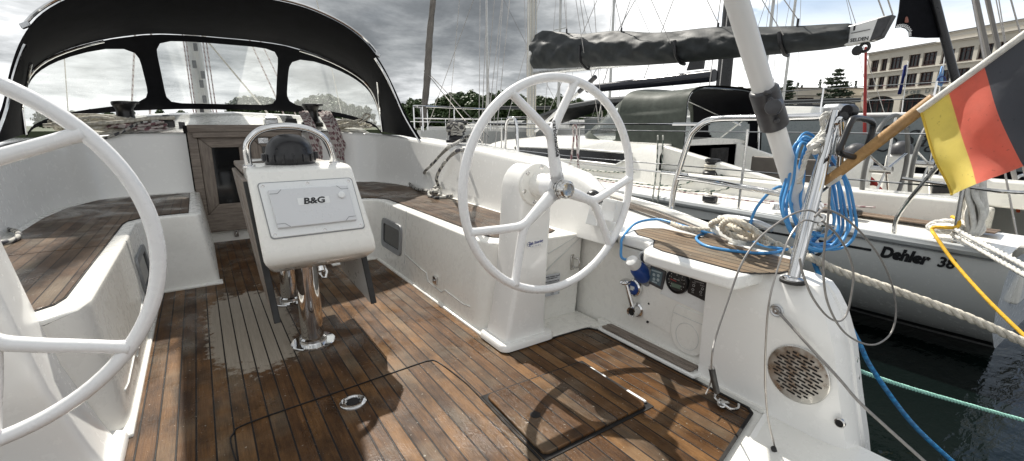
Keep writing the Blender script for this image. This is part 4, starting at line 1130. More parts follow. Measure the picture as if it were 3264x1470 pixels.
def nwheel(xc, lab):
    b = MB(); c = V((xc,1.40,.655)); b.tube([c+V((.42*math.cos(2*PI*k/48),0,.42*math.sin(2*PI*k/48))) for k in range(48)], .0165, 10, closed=True)
    o = obj('steering_wheel', b, simple('wheel_grey', (.13,.13,.125), .5), nb, sharp=180, label=lab)
    b = MB()
    for k in range(5): b.tube([c, c+V((.42*math.cos(2*PI*k/5+.3),0,.42*math.sin(2*PI*k/5+.3)))], .009, 8)
    b.cyl(c+V((0,-.04,0)), c+V((0,.1,0)), .03, 14); obj('spoke', b, M['steel'], o)
    b = MB(); b.prism([(xc-.07,1.50,.0),(xc+.07,1.50,.0),(xc+.06,1.50,.74),(xc-.06,1.50,.74)], (0,.22,0)); p = obj('steering_pedestal', b, M['gel'], nb, bevel=.03)
    b = MB(); b.lathe((xc,1.62,.74), (0,0,1), [(.085,0),(.09,.03),(.075,.08),(.04,.11),(0,.12)], 18); obj('compass', b, M['dkgrey'], p)
nwheel(4.5, 'near grey wheel'); nwheel(5.5, 'far grey wheel')
b = MB(); b.box(4.55,4.85,1.66,1.95,.60,.74); obj('instrument_hood', b, simple('navy_cloth', (.03,.04,.08), .8), nb, bevel=.05)
b = MB()
for k in range(5): b.tube(cat([(4.66+.03*k,1.60,.62-.03*k),(4.72,1.5,.50),(4.62+.05*k,1.45,.38),(4.75,1.42,.30+.02*k)], 5), .009, 6)
obj('control_line', b, M['redpaint'], nb)
# mast, boom, cover
b = MB(); b.loft([[(NX+.055*math.cos(2*PI*k/16)*s_, 6.85+.085*math.sin(2*PI*k/16)*s_, z) for k in range(16)] for z, s_ in ((.80,1),(8,1),(15,.8))], True, True)
nm = obj('mast', b, M['mast'], nb)
b = MB()
for dx, dy in ((-.07,.03),(-.065,-.05),(.02,-.10),(-.03,-.1)): b.tube([(NX+dx,6.85+dy,.82),(NX+dx*.9,6.85+dy,12)], .007, 5)
obj('halyard', b, M['ropeplain'], nm)
b = MB(); b.lathe((NX-.07,6.80,1.03),(0,0,1),[(.03,0),(.035,.03),(.02,.06)],12); b.lathe((NX-.07,6.75,2.2),(-1,0,0),[(.04,0),(.04,.04),(0,.05)],12); obj('mast_light', b, M['white'], nm)
b = MB(); rings = []
for y, zc2 in ((6.74,1.912),(1.98,1.775)): rings.append([(NX+.055*math.cos(2*PI*k/16), y, zc2+.068*math.sin(2*PI*k/16)) for k in range(16)])
b.loft(rings, True, True); bo = obj('boom', b, M['alu'], nb)
b = MB(); rings = []
prof = [(6.79,1.97,2.40,.075),(6.76,1.95,2.50,.12),(6.55,1.92,2.53,.16),(6.2,1.89,2.46,.18),(5.6,1.855,2.36,.185),(5.0,1.815,2.28,.18),(4.4,1.775,2.19,.175),(3.8,1.745,2.115,.17),(3.2,1.725,2.05,.16),(2.6,1.705,1.98,.145),(2.2,1.695,1.915,.125),(2.02,1.70,1.885,.10),(1.985,1.715,1.87,.085)]
ys = [6.79-(6.79-1.985)*i/120 for i in range(121)]
rp = prof[::-1]
for i, y in enumerate(ys):
    zb = interp([(p[0],p[1]) for p in rp], y); zt2 = interp([(p[0],p[2]) for p in rp], y); hw = interp([(p[0],p[3]) for p in rp], y)
    ring = []
    for k in range(40):
        t = 2*PI*k/40; st = math.sin(t); ct = math.cos(t)
        wv = .016*math.sin(y*9+st*5.5+1.3*math.sin(y*3.1))*(.4+.6*max(0, interp([(1.9,.1),(3.4,.5),(6.8,1.3)], y))) + .010*math.sin(y*17-st*7+2)+.006*math.sin(y*31+ct*6+st*9)
        crease = .02*math.exp(-((st-.28)/.10)**2)
        wdt = hw*(abs(ct)**.85)*(1.0 if st < .2 else 1-.55*(st-.2)/.8)+ (wv+crease)*abs(ct)
        ring.append((NX+math.copysign(wdt, ct), y, (zb+zt2)/2+(zt2-zb)/2*st+.014*math.sin(y*4.2)*max(0,st)))
    rings.append(ring)
b.loft(rings, True, True); sc = obj('sail_cover', b, M['cover'], nb, sharp=180)
b = MB()
for y in (5.4,3.75,2.55):
    zb = interp([(p[0],p[1]) for p in rp], y); zt2 = interp([(p[0],p[2]) for p in rp], y); hw = interp([(p[0],p[3]) for p in rp], y)
    b.tube(cat([(NX-hw-.014,y,(zb+zt2)/2+.05),(NX-hw*.95-.015,y-.02,zb+.08),(NX-hw*.5,y-.03,zb-.012),(NX,y-.03,zb-.022)], 6), .020, 6)
obj('cover_strap', b, M['black'], sc)
b = MB()
for y in (5.9,4.75,3.3,2.45): zt2 = interp([(p[0],p[2]) for p in rp], y); b.cyl((NX-.03,y,zt2-.03),(NX-.03,y,zt2+.05),.012,8)
obj('lazy_jack_toggle', b, M['black'], sc)
b = MB(); b.prism([(NX-.045,2.02,1.70),(NX-.045,2.02,1.865),(NX-.045,1.74,1.905),(NX-.045,1.69,1.90),(NX-.045,1.75,1.745),(NX-.045,1.80,1.715)], (.09,0,0)); be = obj('boom_end', b, M['white'], bo, bevel=.012)
b = MB(); b.prism([(NX-.047,1.79,1.895),(NX-.047,1.685,1.905),(NX-.047,1.745,1.735),(NX-.047,1.825,1.71)], (.094,0,0)); obj('boom_cap', b, M['dkgrey'], bo, bevel=.008)
b = text_mb('SELDEN', .040, (NX-.0475,1.90,1.738), (0,-1,0), (0,0,1), .0008, bold=.001); b.prism([(NX-.046,1.96,1.82),(NX-.046,1.96,1.86),(NX-.046,1.945,1.86),(NX-.046,1.945,1.82)], (-.002,0,0)); b.bar((NX-.047,1.97,1.80),(NX-.047,1.83,1.81),.010,.004)
obj('lettering', b, M['ink'], bo, smooth=False)
b = MB(); b.tube([V((NX-.02,1.86,1.70))+V((0,.035*math.cos(t*PI/8),-.03+.035*math.sin(t*PI/8))) for t in range(16)], .014, 8, closed=True); b.lathe((NX-.04,1.90,1.645),(-1,0,0),[(.04,0),(.042,.02),(.03,.03)],16); obj('sheet_block', b, M['black'], bo)
b = MB(); va, vb_ = V((NX,5.25,1.70)), V((NX,6.72,.90)); b.tube([va.lerp(vb_,.22), vb_], .026, 10); vg = obj('boom_vang', b, M['white'], nb)
b = MB(); b.tube([va, va.lerp(vb_,.24)], .034, 10); obj('vang_end', b, M['dkgrey'], vg)
def lines(name, segs, r, mat, par):
    b = MB()
    for s_ in segs: b.tube([V(p) for p in s_], r, 5, cap=False)
    return obj(name, b, mat, par)
def topz(y): return interp([(p[0],p[2]) for p in rp], y)
lines('lazy_jack', [[(NX-.03,y,topz(y)+.04),(NX-.25,6.5,7.5)] for y in (5.9,4.75,3.3,2.45)]+[[(NX-.20,5.3,2.02),(NX-.30,6.3,6)],[(NX-.19,3.8,1.95),(NX-.30,6.2,6)],[(NX-.17,2.5,1.85),(NX-.3,6,7)]], .0048, M['wire'], nb)
lines('topping_lift', [[(NX,1.70,1.91),(NX,6.7,14)],[(NX+.02,1.76,1.90),(NX,6.7,13)]], .006, M['wire'], nb)
lines('shroud', [[(NX-1.35,6.35,.4),(NX-.9,6.6,5),(NX-.05,6.8,13)],[(NX-1.2,6.5,.4),(NX-.05,6.8,7)],[(NX-1.2,6.2,.4),(NX-.05,6.8,6.5)],[(NX+1.35,6.35,.4),(NX+.9,6.6,5),(NX+.05,6.8,13)],[(NX,10.3,.6),(NX,6.9,13)],[(NX+1.2,6.2,.4),(NX+.05,6.8,6.8)],[(NX,8.6,.5),(NX,6.9,9.5)]], .0062, M['wire'], nb)
lines('backstay', [[(NX-.9,.55,.3),(NX,2.2,5.2)],[(NX+.9,.55,.3),(NX,2.2,5.2)],[(NX,2.2,5.2),(NX,6.7,14)]], .006, M['wire'], nb)
# sprayhood
def mir2(t): return [(-d, y, z) for d, y, z in t[:0:-1]]+t
ha = mir2([(0,3.12,1.42),(.4,3.12,1.41),(.61,3.12,1.365),(.705,3.12,1.26),(.74,3.10,1.0),(.765,3.08,.56)])
hf = mir2([(0,4.05,1.44),(.4,4.05,1.42),(.61,4.05,1.36),(.70,4.05,1.24),(.74,4.05,.98),(.765,4.05,.74)])
hb = mir2([(0,5.0,.885),(.4,4.95,.88),(.60,4.80,.865),(.70,4.62,.84),(.745,4.40,.80),(.77,4.12,.74)])
def ncurve(tab, u):
    pts = [V((NX+d, y, z)) for d, y, z in tab]; t = (u+1)/2*(len(pts)-1); i = min(int(t), len(pts)-2); f = t-i
    a, b_, c, d = pts[max(i-1,0)], pts[i], pts[i+1], pts[min(i+2,len(pts)-1)]
    return .5*((2*b_)+(c-a)*f+(2*a-5*b_+4*c-d)*f*f+(3*b_-a-3*c+d)*f**3)
def nroof(u, v, off=0):
    p = ncurve(ha, u).lerp(ncurve(hf, u), v); n_ = V((p.x-NX, 0, (p.z-.7)*.8)).normalized()
    return p+n_*(off-.035*math.sin(v*PI)*(1 if abs(u) < .7 else .6))
def inwin(u, v): return ((abs(u)-.815)/.105)**2*1.0+((v-.45)/.30)**2 < 1
for off, mat, nm_ in ((.008,'hoodgrey','sprayhood'),(-.006,'canvas','hood_shaded_inside')):  # inner skin is the same cloth, coloured near black for the shade inside
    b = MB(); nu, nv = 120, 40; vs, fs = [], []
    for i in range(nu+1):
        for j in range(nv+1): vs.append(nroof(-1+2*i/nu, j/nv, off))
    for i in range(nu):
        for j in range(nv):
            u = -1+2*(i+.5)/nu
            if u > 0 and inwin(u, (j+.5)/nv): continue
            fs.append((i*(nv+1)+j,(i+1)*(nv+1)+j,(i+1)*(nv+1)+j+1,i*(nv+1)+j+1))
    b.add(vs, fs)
    if nm_ == 'sprayhood':
        f_ = MB()
        g = lambda u, v: ncurve(hf, u).lerp(ncurve(hb, u), v)
        for u0, u1, v0, v1 in ((-1,1,0,.10),(-1,1,.86,1.0),(-.52,-.46,.1,.86),(.46,.52,.1,.86),(-1,-.90,.1,.86),(.90,1,.1,.86)):
            f_.grid(lambda i, j: g(lerp(u0,u1,i), lerp(v0,v1,j)), 16, 3)
        b.add(f_.v, f_.f)
        nh = obj(nm_, b, M[mat], nb, sharp=180)
        f_ = MB(); f_.grid(lambda i, j: g(lerp(-.98,.98,i), lerp(.05,.95,j))+V((0,-.006,-.006)), 30, 6); obj('vinyl_window', f_, M['vinyl'], nh, sharp=180)
        f_ = MB(); f_.grid(lambda i, j: nroof(lerp(.69,.94,i), lerp(.12,.78,j), .002), 10, 8); obj('side_window', f_, M['vinyl'], nh, sharp=180)
        f_ = MB(); f_.tube([nroof(-1+2*i/40, .0, -.02)+V((0,.02,0)) for i in range(41)], .012, 8)
        f_.tube([(NX+.72,3.16,1.20),(NX+.745,3.75,.75)], .011, 8); f_.tube([(NX-.70,3.2,1.1),(NX-.74,3.8,.76)], .010, 8); f_.tube([(NX+.3,3.9,1.33),(NX+.72,3.35,1.0)], .010, 8); obj('hood_hoop', f_, M['chrome'], nh)
        f_ = MB()
        for y in (3.3,3.6,4.0,4.4): f_.lathe((NX-.785,y,.66+.04*(y-3.3)+.02), (-1,0,.2), [(.010,0),(.010,.004),(0,.006)], 8)
        obj('snap_fastener', f_, M['chrome'], nh)
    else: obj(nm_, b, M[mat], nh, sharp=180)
# deck gear
def nwinch(c, s=1):
    b = MB(); b.lathe(c, (0,0,1), [(.075*s,0),(.075*s,.02*s),(.06*s,.035*s),(.05*s,.06*s),(.05*s,.10*s),(.064*s,.115*s),(.064*s,.135*s),(.05*s,.14*s),(0,.142*s)], 24); o = obj('winch', b, M['black'], nb, sharp=35)
    b = MB()
    for k in range(3): b.tube([V(c)+V((.058*s*math.cos(t*PI/10),.058*s*math.sin(t*PI/10),(.05+.016*k)*s)) for t in range(20)], .009, 6, closed=True)
    obj('winch_turns', b, M['ropeplain'], o)
nwinch((4.15,2.68,.53), 1.1)
lines('jib_sheet', [cat([(4.15,2.62,.59),(3.95,2.9,.42),(3.8,3.5,.40),(3.75,5,.43),(3.9,6.5,.5)],6), cat([(4.18,2.75,.58),(4.05,3.4,.50),(4.0,4.4,.46),(4.2,6.6,.55)],6), cat([(4.15,2.60,.56),(4.0,2.4,.44),(3.85,2.65,.39),(3.95,2.95,.38),(4.1,2.8,.40),(3.9,2.5,.385)],6)], .010, M['ropegreen'], nb)
lines('traveller_line', [cat([(3.72,3.2,.39),(3.75,2.4,.385),(3.78,1.9,.385)],4),[(3.78,1.95,.40),(3.95,1.25,.43)],[(3.70,4.2,.40),(3.72,2.9,.385)]], .007, M['ropered'], nb)
b = MB(); b.obox((3.62,2.33,.38), (.03,0,0), (0,.06,0), (0,0,.028)); b.obox((3.80,1.35,.40), (.04,0,0), (0,.07,0), (0,0,.02)); b.obox((3.74,1.76,.395), (.012,0,0), (0,.03,0), (0,0,.022)); obj('deck_block', b, M['black'], nb, bevel=.012)
b = MB(); b.lathe((3.62,1.77,.37),(0,0,1),[(.03,0),(.02,.02),(.018,.04),(0,.045)],12); obj('deck_bullseye', b, M['steel'], nb)
# stanchions, wires, pushpit
b = MB()
for y in (2.02,3.95,5.8): xx = NX-interp(bt,y)+.05; b.tube([(xx,y,.33),(xx+.01,y,.97)], .011, 8); b.lathe((xx,y,.33),(0,0,1),[(.03,0),(.03,.01),(.015,.02)],12)
obj('stanchion', b, M['steel'], nb)
lines('guard_wire', [[(3.60,.80,z),(NX-interp(bt,2.02)+.06,2.02,z),(NX-interp(bt,3.95)+.06,3.95,z),(NX-interp(bt,5.8)+.06,5.8,z+.02),(4.4,8.6,z+.06)] for z in (.95,.65)], .005, M['chrome'], nb)
b = MB()
b.tube(cat([(3.60,1.02,.33),(3.60,1.01,.47),(3.60,.86,.80),(3.60,.80,.93),(3.60,.72,.965),(3.62,.55,.96),(3.75,.47,.95),(4.3,.44,.95)], 6), .013, 8)
b.tube([(3.60,.735,.32),(3.60,.745,.62),(3.60,.74,.96)], .013, 8); b.tube(cat([(3.60,1.03,.68),(3.60,.75,.66),(3.62,.52,.65),(4.2,.46,.65)],5), .010, 8); b.lathe((3.60,.735,.32),(0,0,1),[(.03,0),(.03,.012),(.014,.02)],12)
obj('pushpit', b, M['steel'], nb)

# ================================================================== grey hulled yacht beyond
y2 = thing('moored_yacht', 'big silver-grey yacht with black mast and black boom, behind the white yacht alongside', 'yacht', (17, 6, -.45))
b = MB(); st = [(-3.2,1.75),(0,1.98),(5,2.0),(10,1.9),(15,1.2),(18.5,.05)]
for s in (-1, 1):
    b.loft([[(17+s*w_,y,1.22+.004*y),(17+s*(w_-.03),y,.75),(17+s*(w_-.16),y,.1),(17+s*(w_-.55),y,-.6)] for y, w_ in st], False, False)
b.loft([[(17-w_,y,1.22+.004*y),(17-w_*.4,y,1.30),(17+w_*.4,y,1.30),(17+w_,y,1.22)] for y, w_ in st], False, False)
b.face([(15.25,-3.2,1.2),(18.75,-3.2,1.2),(18.2,-3.2,-.6),(15.8,-3.2,-.6)])
obj('hull', b, simple('silver_hull', (.30,.335,.34), .3, var=.05), y2, sharp=50)
b = MB(); b.loft([[(17-w_+.11-.005,y,.0),(17-w_+.32,y,-.42)] for y, w_ in st[:-1]], False, False); obj('boot_stripe', b, M['ink'], y2)
b = MB(); b.tube([(17-w_,y,1.25+.004*y) for y, w_ in st], .055, 8); obj('toe_rail', b, M['white'], y2)
b = MB(); b.loft([[(16.1,y,1.28),(16.25,y,1.28+h_),(17.75,y,1.28+h_),(17.9,y,1.28)] for y, h_ in ((7.2,.30),(8.5,.36),(12,.3),(14,.08))], True, True); obj('deckhouse', b, M['gel'], y2, bevel=.05)
b = text_mb('Sagn', .62, P(2262,352,'X',15.0)+V((-.04,0,0)), (0,-1,.06), (0,.06,1), .004, shear=.45, align='LEFT', bold=-.004); c_ = P(2262,352,'X',14.98)
b.tube([c_+V((0,a_,z_)) for a_, z_ in [(q.x,q.y) for q in cat([(-.15,.32,0),(.25,.36,0),(.45,.18,0),(.05,-.02,0),(.30,-.30,0),(.62,-.10,0),(.40,.05,0)],8)]], .022, 6); obj('lettering', b, M['ink'], y2, smooth=False)
m0 = P(1818,230,'X',17); b = MB(); b.loft([[(m0.x+.16*math.cos(2*PI*k/16), m0.y+.30*math.sin(2*PI*k/16), z) for k in range(16)] for z in (1.2, 20)], True, True); mm = obj('mast', b, M['black'], y2)
b = MB(); e0 = P(1797,190,'X',17); e1 = P(1478,224,'X',17)
b.tube([e0, e0.lerp(e1,.02), e0.lerp(e1,.6), e1], lambda u: .24 if u < .5 else .24-.1*(u-.5), 16); obj('boom', b, simple('black_gloss', (.010,.011,.02), .18), y2)
b = MB(); b.prism([e0+V((0,.55,.30)), e0+V((0,1.3,.30)), e0+V((0,1.0,1.1)), e0+V((0,.5,1.1))], (.12,0,0)); obj('mainsail_stack', b, M['black'], mm)
b = MB()
for y in (-2,0,2,4,6.5,9,11.5): xx = 17-interp(st,y)+.08; b.tube([(xx,y,1.25),(xx,y,2.05)], .022, 6)
obj('stanchion', b, M['chrome'], y2)
lines('guard_wire', [[(17-interp(st,y)+.08,y,z) for y in (-3,-2,0,2,4,6.5,9,11.5,14)] for z in (2.02,1.65)], .011, M['chrome'], y2)
lines('rigging', [[(17,9.5,3),(15.2,9.2,1.2)] if False else [(15.3,m0.y-.5,1.25),(16.9,m0.y,14)],[(15.35,m0.y-.9,1.25),(16.9,m0.y,9)],[(17,-3,1.3),(17,m0.y,19)],[(17,18,1.4),(17,m0.y,18)],[e1+V((0,0,.2)),(17,m0.y,12)],[e0.lerp(e1,.5),(17,m0.y,12)]], .018, M['wire'], y2)
b = MB(); b.prism([P(1862,262,'X',16.2),P(1932,266,'X',16.2),P(1925,235,'X',16.2),P(1875,240,'X',16.2)], (.5,0,0)); obj('stowed_sail', b, M['cover'], y2, bevel=.08)
b = MB(); rings = []
for k in range(13):
    t = k/12; px_ = lerp(1312, 1880, t); q0 = P(px_, interp([(1312,306),(1400,270),(1500,252),(1620,243),(1780,244),(1880,258)], px_), 'X', 15.6)
    rings.append([q0+V((dx_, 0, dz_)) for dx_, dz_ in ((0,-.16),(.05,.0),(.5,.12),(1.4,.16),(2.3,.12),(2.75,.0),(2.8,-.16),(2.7,-.10),(1.4,.10),(.1,-.10))])
b.loft(rings, True, True); obj('bimini_canopy', b, M['cover'], y2)
b = MB()
for px_, yb_ in ((1385,330),(1500,330),(1640,318),(1860,300)): b.tube([P(px_, yb_, 'X', 15.65), P(px_+14, interp([(1312,306),(1400,270),(1500,252),(1620,243),(1780,244),(1880,258)], px_), 'X', 15.65)], .03, 6)
obj('bimini_pole', b, M['steel'], y2)
b = MB(); b.tube([P(2175,338,'X',14.6),P(2178,118,'X',14.6)], lambda u: .042-.012*u, 8)
rp_ = obj('red_spar', b, M['redpaint'], y2)
# ================================================================== shore: ground, pier, trees, hotel
b = MB(); b.box(-400,60,86,700,-.5,.25); stru(obj('far_bank', b, simple('bank_earth', (.06,.075,.035), .9, var=.3), bevel=0))
b = MB(); b.prism([(58,86,-.5),(58,50,-.5),(66,22,-.5),(72,-60,-.5),(500,-60,-.5),(500,500,-.5),(58,500,-.5)], (0,0,1.55))
stru(obj('quay', b, simple('quay_paving', (.22,.205,.18), .85, var=.15, vscale=2)))

def leaf_mat(name, a, c):
    m = NT(name); n1 = m.noise(m.objc(), 1.1, 3); oi = m.n('ShaderNodeObjectInfo').outputs['Random']
    m.p(Base_Color=m.mix(m.m('MULTIPLY', oi, .5), m.ramp(n1, [(.3, a), (.7, c)]), tuple((p+q)/2*.7 for p, q in zip(a, c))), Roughness=.6, Subsurface_Weight=0.0)
    return m.mat
LF = leaf_mat('broad_leaf', (.018,.042,.010), (.062,.105,.024)); LC = leaf_mat('pine_needle', (.012,.028,.012), (.035,.060,.025))
BK = simple('tree_bark', (.06,.045,.03), .9, var=.3)
def leaf_clump(mb, c, r, n, size, rnd, flat=1.0):
    for _ in range(n):
        while True:
            d = V((rnd.uniform(-1,1), rnd.uniform(-1,1), rnd.uniform(-1,1)))
            if .05 < d.length < 1: break
        d = d.normalized()*(.45+.55*rnd.random()); p = c+V((d.x*r, d.y*r, d.z*r*flat))
        n_ = (d+V((rnd.uniform(-.7,.7), rnd.uniform(-.7,.7), rnd.uniform(-.4,.9)))).normalized(); t = n_.orthogonal().normalized()
        t = Matrix.Rotation(rnd.uniform(0,6.28), 3, n_) @ t; u = n_.cross(t); s = size*rnd.uniform(.6,1.3)
        mb.add([p-t*s-u*s*.25, p+u*s*.6-t*s*.2, p+t*s+u*s*.1, p-u*s*.6+t*s*.15], [(0,1,2,3)])
def broad_tree(seed, H=8.5, W_=4.2):
    rnd = random.Random(seed)
    t = thing('broadleaf_tree', 'x', 'tree', (0,0,0)); b = MB()
    tr = [V((0,0,0)), V((.1,.05,H*.2)), V((-.05,.1,H*.45)), V((.1,0,H*.75))]
    b.tube(cat(tr,4), lambda u: .28*(1-.75*u), 8)
    for k in range(7):
        a = rnd.uniform(0,6.28); h0 = H*rnd.uniform(.2,.55); b.tube([V((0,0,h0)), V((math.cos(a)*W_*.3,math.sin(a)*W_*.3,h0+H*.12)), V((math.cos(a)*W_*.6,math.sin(a)*W_*.6,h0+H*.22))], lambda u: .11*(1-.8*u), 6)
    obj('trunk', b, BK, t)
    b = MB()
    for k in range(70):
        a = rnd.uniform(0,6.28); zz_ = rnd.uniform(.10,1.0); rad = W_*math.sin(min(1,zz_*1.02)**.75*PI)**.55*rnd.uniform(.35,1.0) if zz_ < .98 else .2
        leaf_clump(b, V((math.cos(a)*rad, math.sin(a)*rad, H*zz_)), rnd.uniform(.75,1.4), 40, .42, rnd, .85)
    obj('crown', b, LF, t, smooth=False); return t
protos = [broad_tree(s_, H_, w_) for s_, H_, w_ in ((1,8.4,4.0),(2,8.9,3.6),(3,7.6,4.4))]
spots = []
trnd = random.Random(31)
ptop = [(985,266),(1010,258),(1045,245),(1065,250),(1086,264),(1100,246),(1125,231),(1180,229),(1225,236),(1260,228),(1300,233),(1340,240),(1400,240),(1450,246),(1490,258),(1560,274)]
for k in range(46):
    px = 985+12.4*k; spots.append((px, interp(ptop, px)+trnd.uniform(0,9)+(6 if k % 2 else 0), 106 if k % 2 else 122))
wtop = [(575,272),(590,246),(630,236),(675,240),(700,262),(735,262),(765,246),(800,234),(835,240),(865,256),(900,262),(930,270)]
for k in range(19):
    px = 580+19*k; spots.append((px, interp(wtop, px)+trnd.uniform(0,7), 110 if k % 2 else 124))
for px in (110,180,225,270,320,400,455,520): spots.append((px, 276+trnd.uniform(-6,4), 128))
rnd = random.Random(5)
adj = ['tall','rounded','spreading','full','low','dense']
for i, (px, py, d_) in enumerate(spots):
    top = P(px, py, 'D', d_); pr = protos[i % 3]; hh = (8.4,8.9,7.6)[i % 3]; sc_ = (top.z-.25)/hh/1.06
    nm = 'broadleaf tree in the wooded far bank'
    loc = (top.x, top.y, .25)
    if i < 3: o = pr; o.location = loc; o.scale = (sc_*1.15,sc_*1.15,sc_)
    else: o = dup(pr, loc, rnd.uniform(0,6.28), sc_)
    o['group'] = 'trees on the far bank'
    where = 'seen through the hood windows' if px < 960 else ('between the hood and the furled sail' if px < 1075 else ('between the furled sail and the right wheel' if px < 1230 else ('behind the right wheel' if px < 1480 else 'under the grey-covered boom')))
    o['label'] = 'dark green broadleaf tree on the far bank, ' + where
def conifer(seed, H, Wd, name='pine_tree', levels=13, fl=.22):
    rnd = random.Random(seed); t = thing(name, 'x', 'tree'); b = MB(); b.tube([V((0,0,0)), V((.05,0,H*.5)), V((0,0,H))], lambda u: .17*(1-.93*u), 8); obj('trunk', b, BK, t)
    b = MB()
    for l in range(levels):
        z = H*(.10+.88*l/levels); rr = Wd*(1-l/levels)**.8*rnd.uniform(.6,1.2)+.15
        for k in range(rnd.randint(5,7)):
            a = rnd.uniform(0,6.28); L = rr*rnd.uniform(.55,1.1); n_ = max(2, int(L/.30))
            for q in range(n_):
                f = (q+.8)/n_; c = V((math.cos(a)*L*f, math.sin(a)*L*f, z+L*f*rnd.uniform(-.02,.14))); leaf_clump(b, c, .36+.16*rnd.random(), 16, .19, rnd, fl*2.0)
    obj('crown', b, LC, t, smooth=False); return t
for i, (seed, px, py, d_, wd, lab) in enumerate(((11,2112,164,66,3.5,'big layered pine in front of the low beige building beside the red spar'),(12,1985,195,74,2.3,'slim dark pine left of the beige building, near the white mast'),(13,1832,232,78,1.6,'small pine behind the black mast'),(14,1727,222,84,1.3,'tiny pine top between black boom and olive hood'))):
    tp = P(px, py, 'D', d_); H = tp.z-1.05; o = conifer(seed, H, wd); o.location = (tp.x, tp.y, 1.05); o['label'] = lab
for px, py, d_, lab in ((2008,205,92,'narrow cypress left of the big pine, behind the low roof'),(2018,212,92,'second narrow cypress left of the big pine, behind the low roof'),(2065,196,94,'lone narrow cypress on the skyline just left of the pine tip'),(2155,200,94,'narrow cypress on the skyline between the big pine and the red spar')):
    tp = P(px, py, 'D', d_); t = thing('cypress_tree', lab, 'tree', (tp.x, tp.y, 1.05)); b = MB(); H = tp.z-1.05
    r2 = random.Random(px)
    for k in range(16): leaf_clump(b, V((tp.x,tp.y,1.05))+V((0,0,H*(.2+.8*k/16))), .55*(1-k/17)**.7+.08, 26, .2, r2, 1.2)
    obj('crown', b, LC, t, smooth=False); b = MB(); b.tube([V((tp.x,tp.y,1.05)), V((tp.x,tp.y,1.05+H*.8))], .1, 6); obj('trunk', b, BK, t)

# ---- hotel
U = V((-.40875,-.91265,0)); O = V((92.29,33.40,0)); NB = V((-.91265,.40875,0))  # along the front, corner, outward
hotel = thing('hotel_building', 'long cream hotel with rows of dark framed windows behind the striped flag', 'building', (92.29,33.40,1.05))
wallm = simple('cream_render', (.54,.51,.445), .85, var=.07, vscale=.6); trimm = simple('cream_trim', (.60,.57,.51), .8, var=.05); winm = simple('window_glass', (.03,.036,.04), .08, var=.3, vscale=.5); frm = simple('oxblood_frame', (.045,.018,.016), .5); roofm = simple('roof_edge', (.12,.11,.10), .7)
def B(s_, n_, z): return O+U*s_+NB*n_+V((0,0,z))
def bbox(mb, s0, s1, n0, n1, z0, z1):
    mb.obox(B((s0+s1)/2,(n0+n1)/2,(z0+z1)/2), U*(s1-s0)/2, NB*(n1-n0)/2, V((0,0,(z1-z0)/2)))
rects = []
cols = [(.3,1.6),(2.0,3.05),(3.5,5.5),(6.4,8.1),(8.5,10.4),(11.0,12.7),(13.2,15.0),(15.5,17.2),(17.8,19.6),(20.2,22.0),(22.6,24.4),(25,26.8),(27.4,29.2),(30,31.8)]
for r_, (z0, z1) in enumerate(((6.75,8.5),(9.5,11.2))):
    for c0, c1 in cols: rects.append((c0, c1, z0, z1))
# wall with real openings: piers and spandrels
b = MB(); L = 34.0
zs = [(6.35,6.75),(8.5,9.5),(11.2,12.3)]
for z0, z1 in zs: bbox(b, -.4, L, -.5, 0, z0, z1)
for z0, z1 in ((6.75,8.5),(9.5,11.2)):
    edges = [-.4]+[e for c in cols for e in c]+[L]
    for s0, s1 in zip(edges[::2], edges[1::2]): bbox(b, s0, s1, -.5, 0, z0, z1)
bbox(b, -.4, L, -12, -.55, 1.05, 12.25)
arches = [(.4,5.3),(6.3,10.4),(11.6,15.6),(16.8,20.8),(22,26),(27.2,31.2)]
for (a0, a1), nx in zip(arches, [a[0] for a in arches[1:]]+[L]):
    pts = []
    n = 14
    for k in range(n+1):
        t = PI*k/n; pts.append(((a0+a1)/2-(a1-a0)/2*math.cos(t), 4.55+1.0*math.sin(t)))
    for (p, q) in zip(pts, pts[1:]):
        b.add([B(p[0],0,p[1]),B(q[0],0,q[1]),B(q[0],0,6.35),B(p[0],0,6.35),B(p[0],-.5,p[1]),B(q[0],-.5,q[1])], [(0,1,2,3),(0,4,5,1)])
    bbox(b, a1, nx, -.5, 0, 1.05, 6.35)
bbox(b, -.4, .4, -.5, 0, 1.05, 6.35); bbox(b, .4, L, -.5, .02, 1.05, 2.75)
obj('wall', b, wallm, hotel, smooth=False)
b = MB()
for z, d_, h_ in ((6.25,.22,.16),(6.05,.10,.06),(9.15,.20,.14),(9.0,.08,.06),(12.25,.40,.12),(12.1,.22,.08)): bbox(b, -.6, L, -.1, d_, z, z+h_)
bbox(b, 10.5, L, -.3, -.05, 12.37, 13.3); bbox(b, 10.3, L, -.3, .12, 13.3, 13.42); bbox(b, 10.5, L, -.3, .02, 12.75, 12.83)
obj('cornice', b, trimm, hotel, smooth=False)
b = MB(); bbox(b, -.8, L, -12, .48, 12.372, 12.42) if False else bbox(b, -.8, 10.2, -12, .45, 12.375, 12.45); bbox(b, 10.2, L, -12, .2, 13.425, 13.5); obj('roof', b, roofm, hotel, smooth=False)
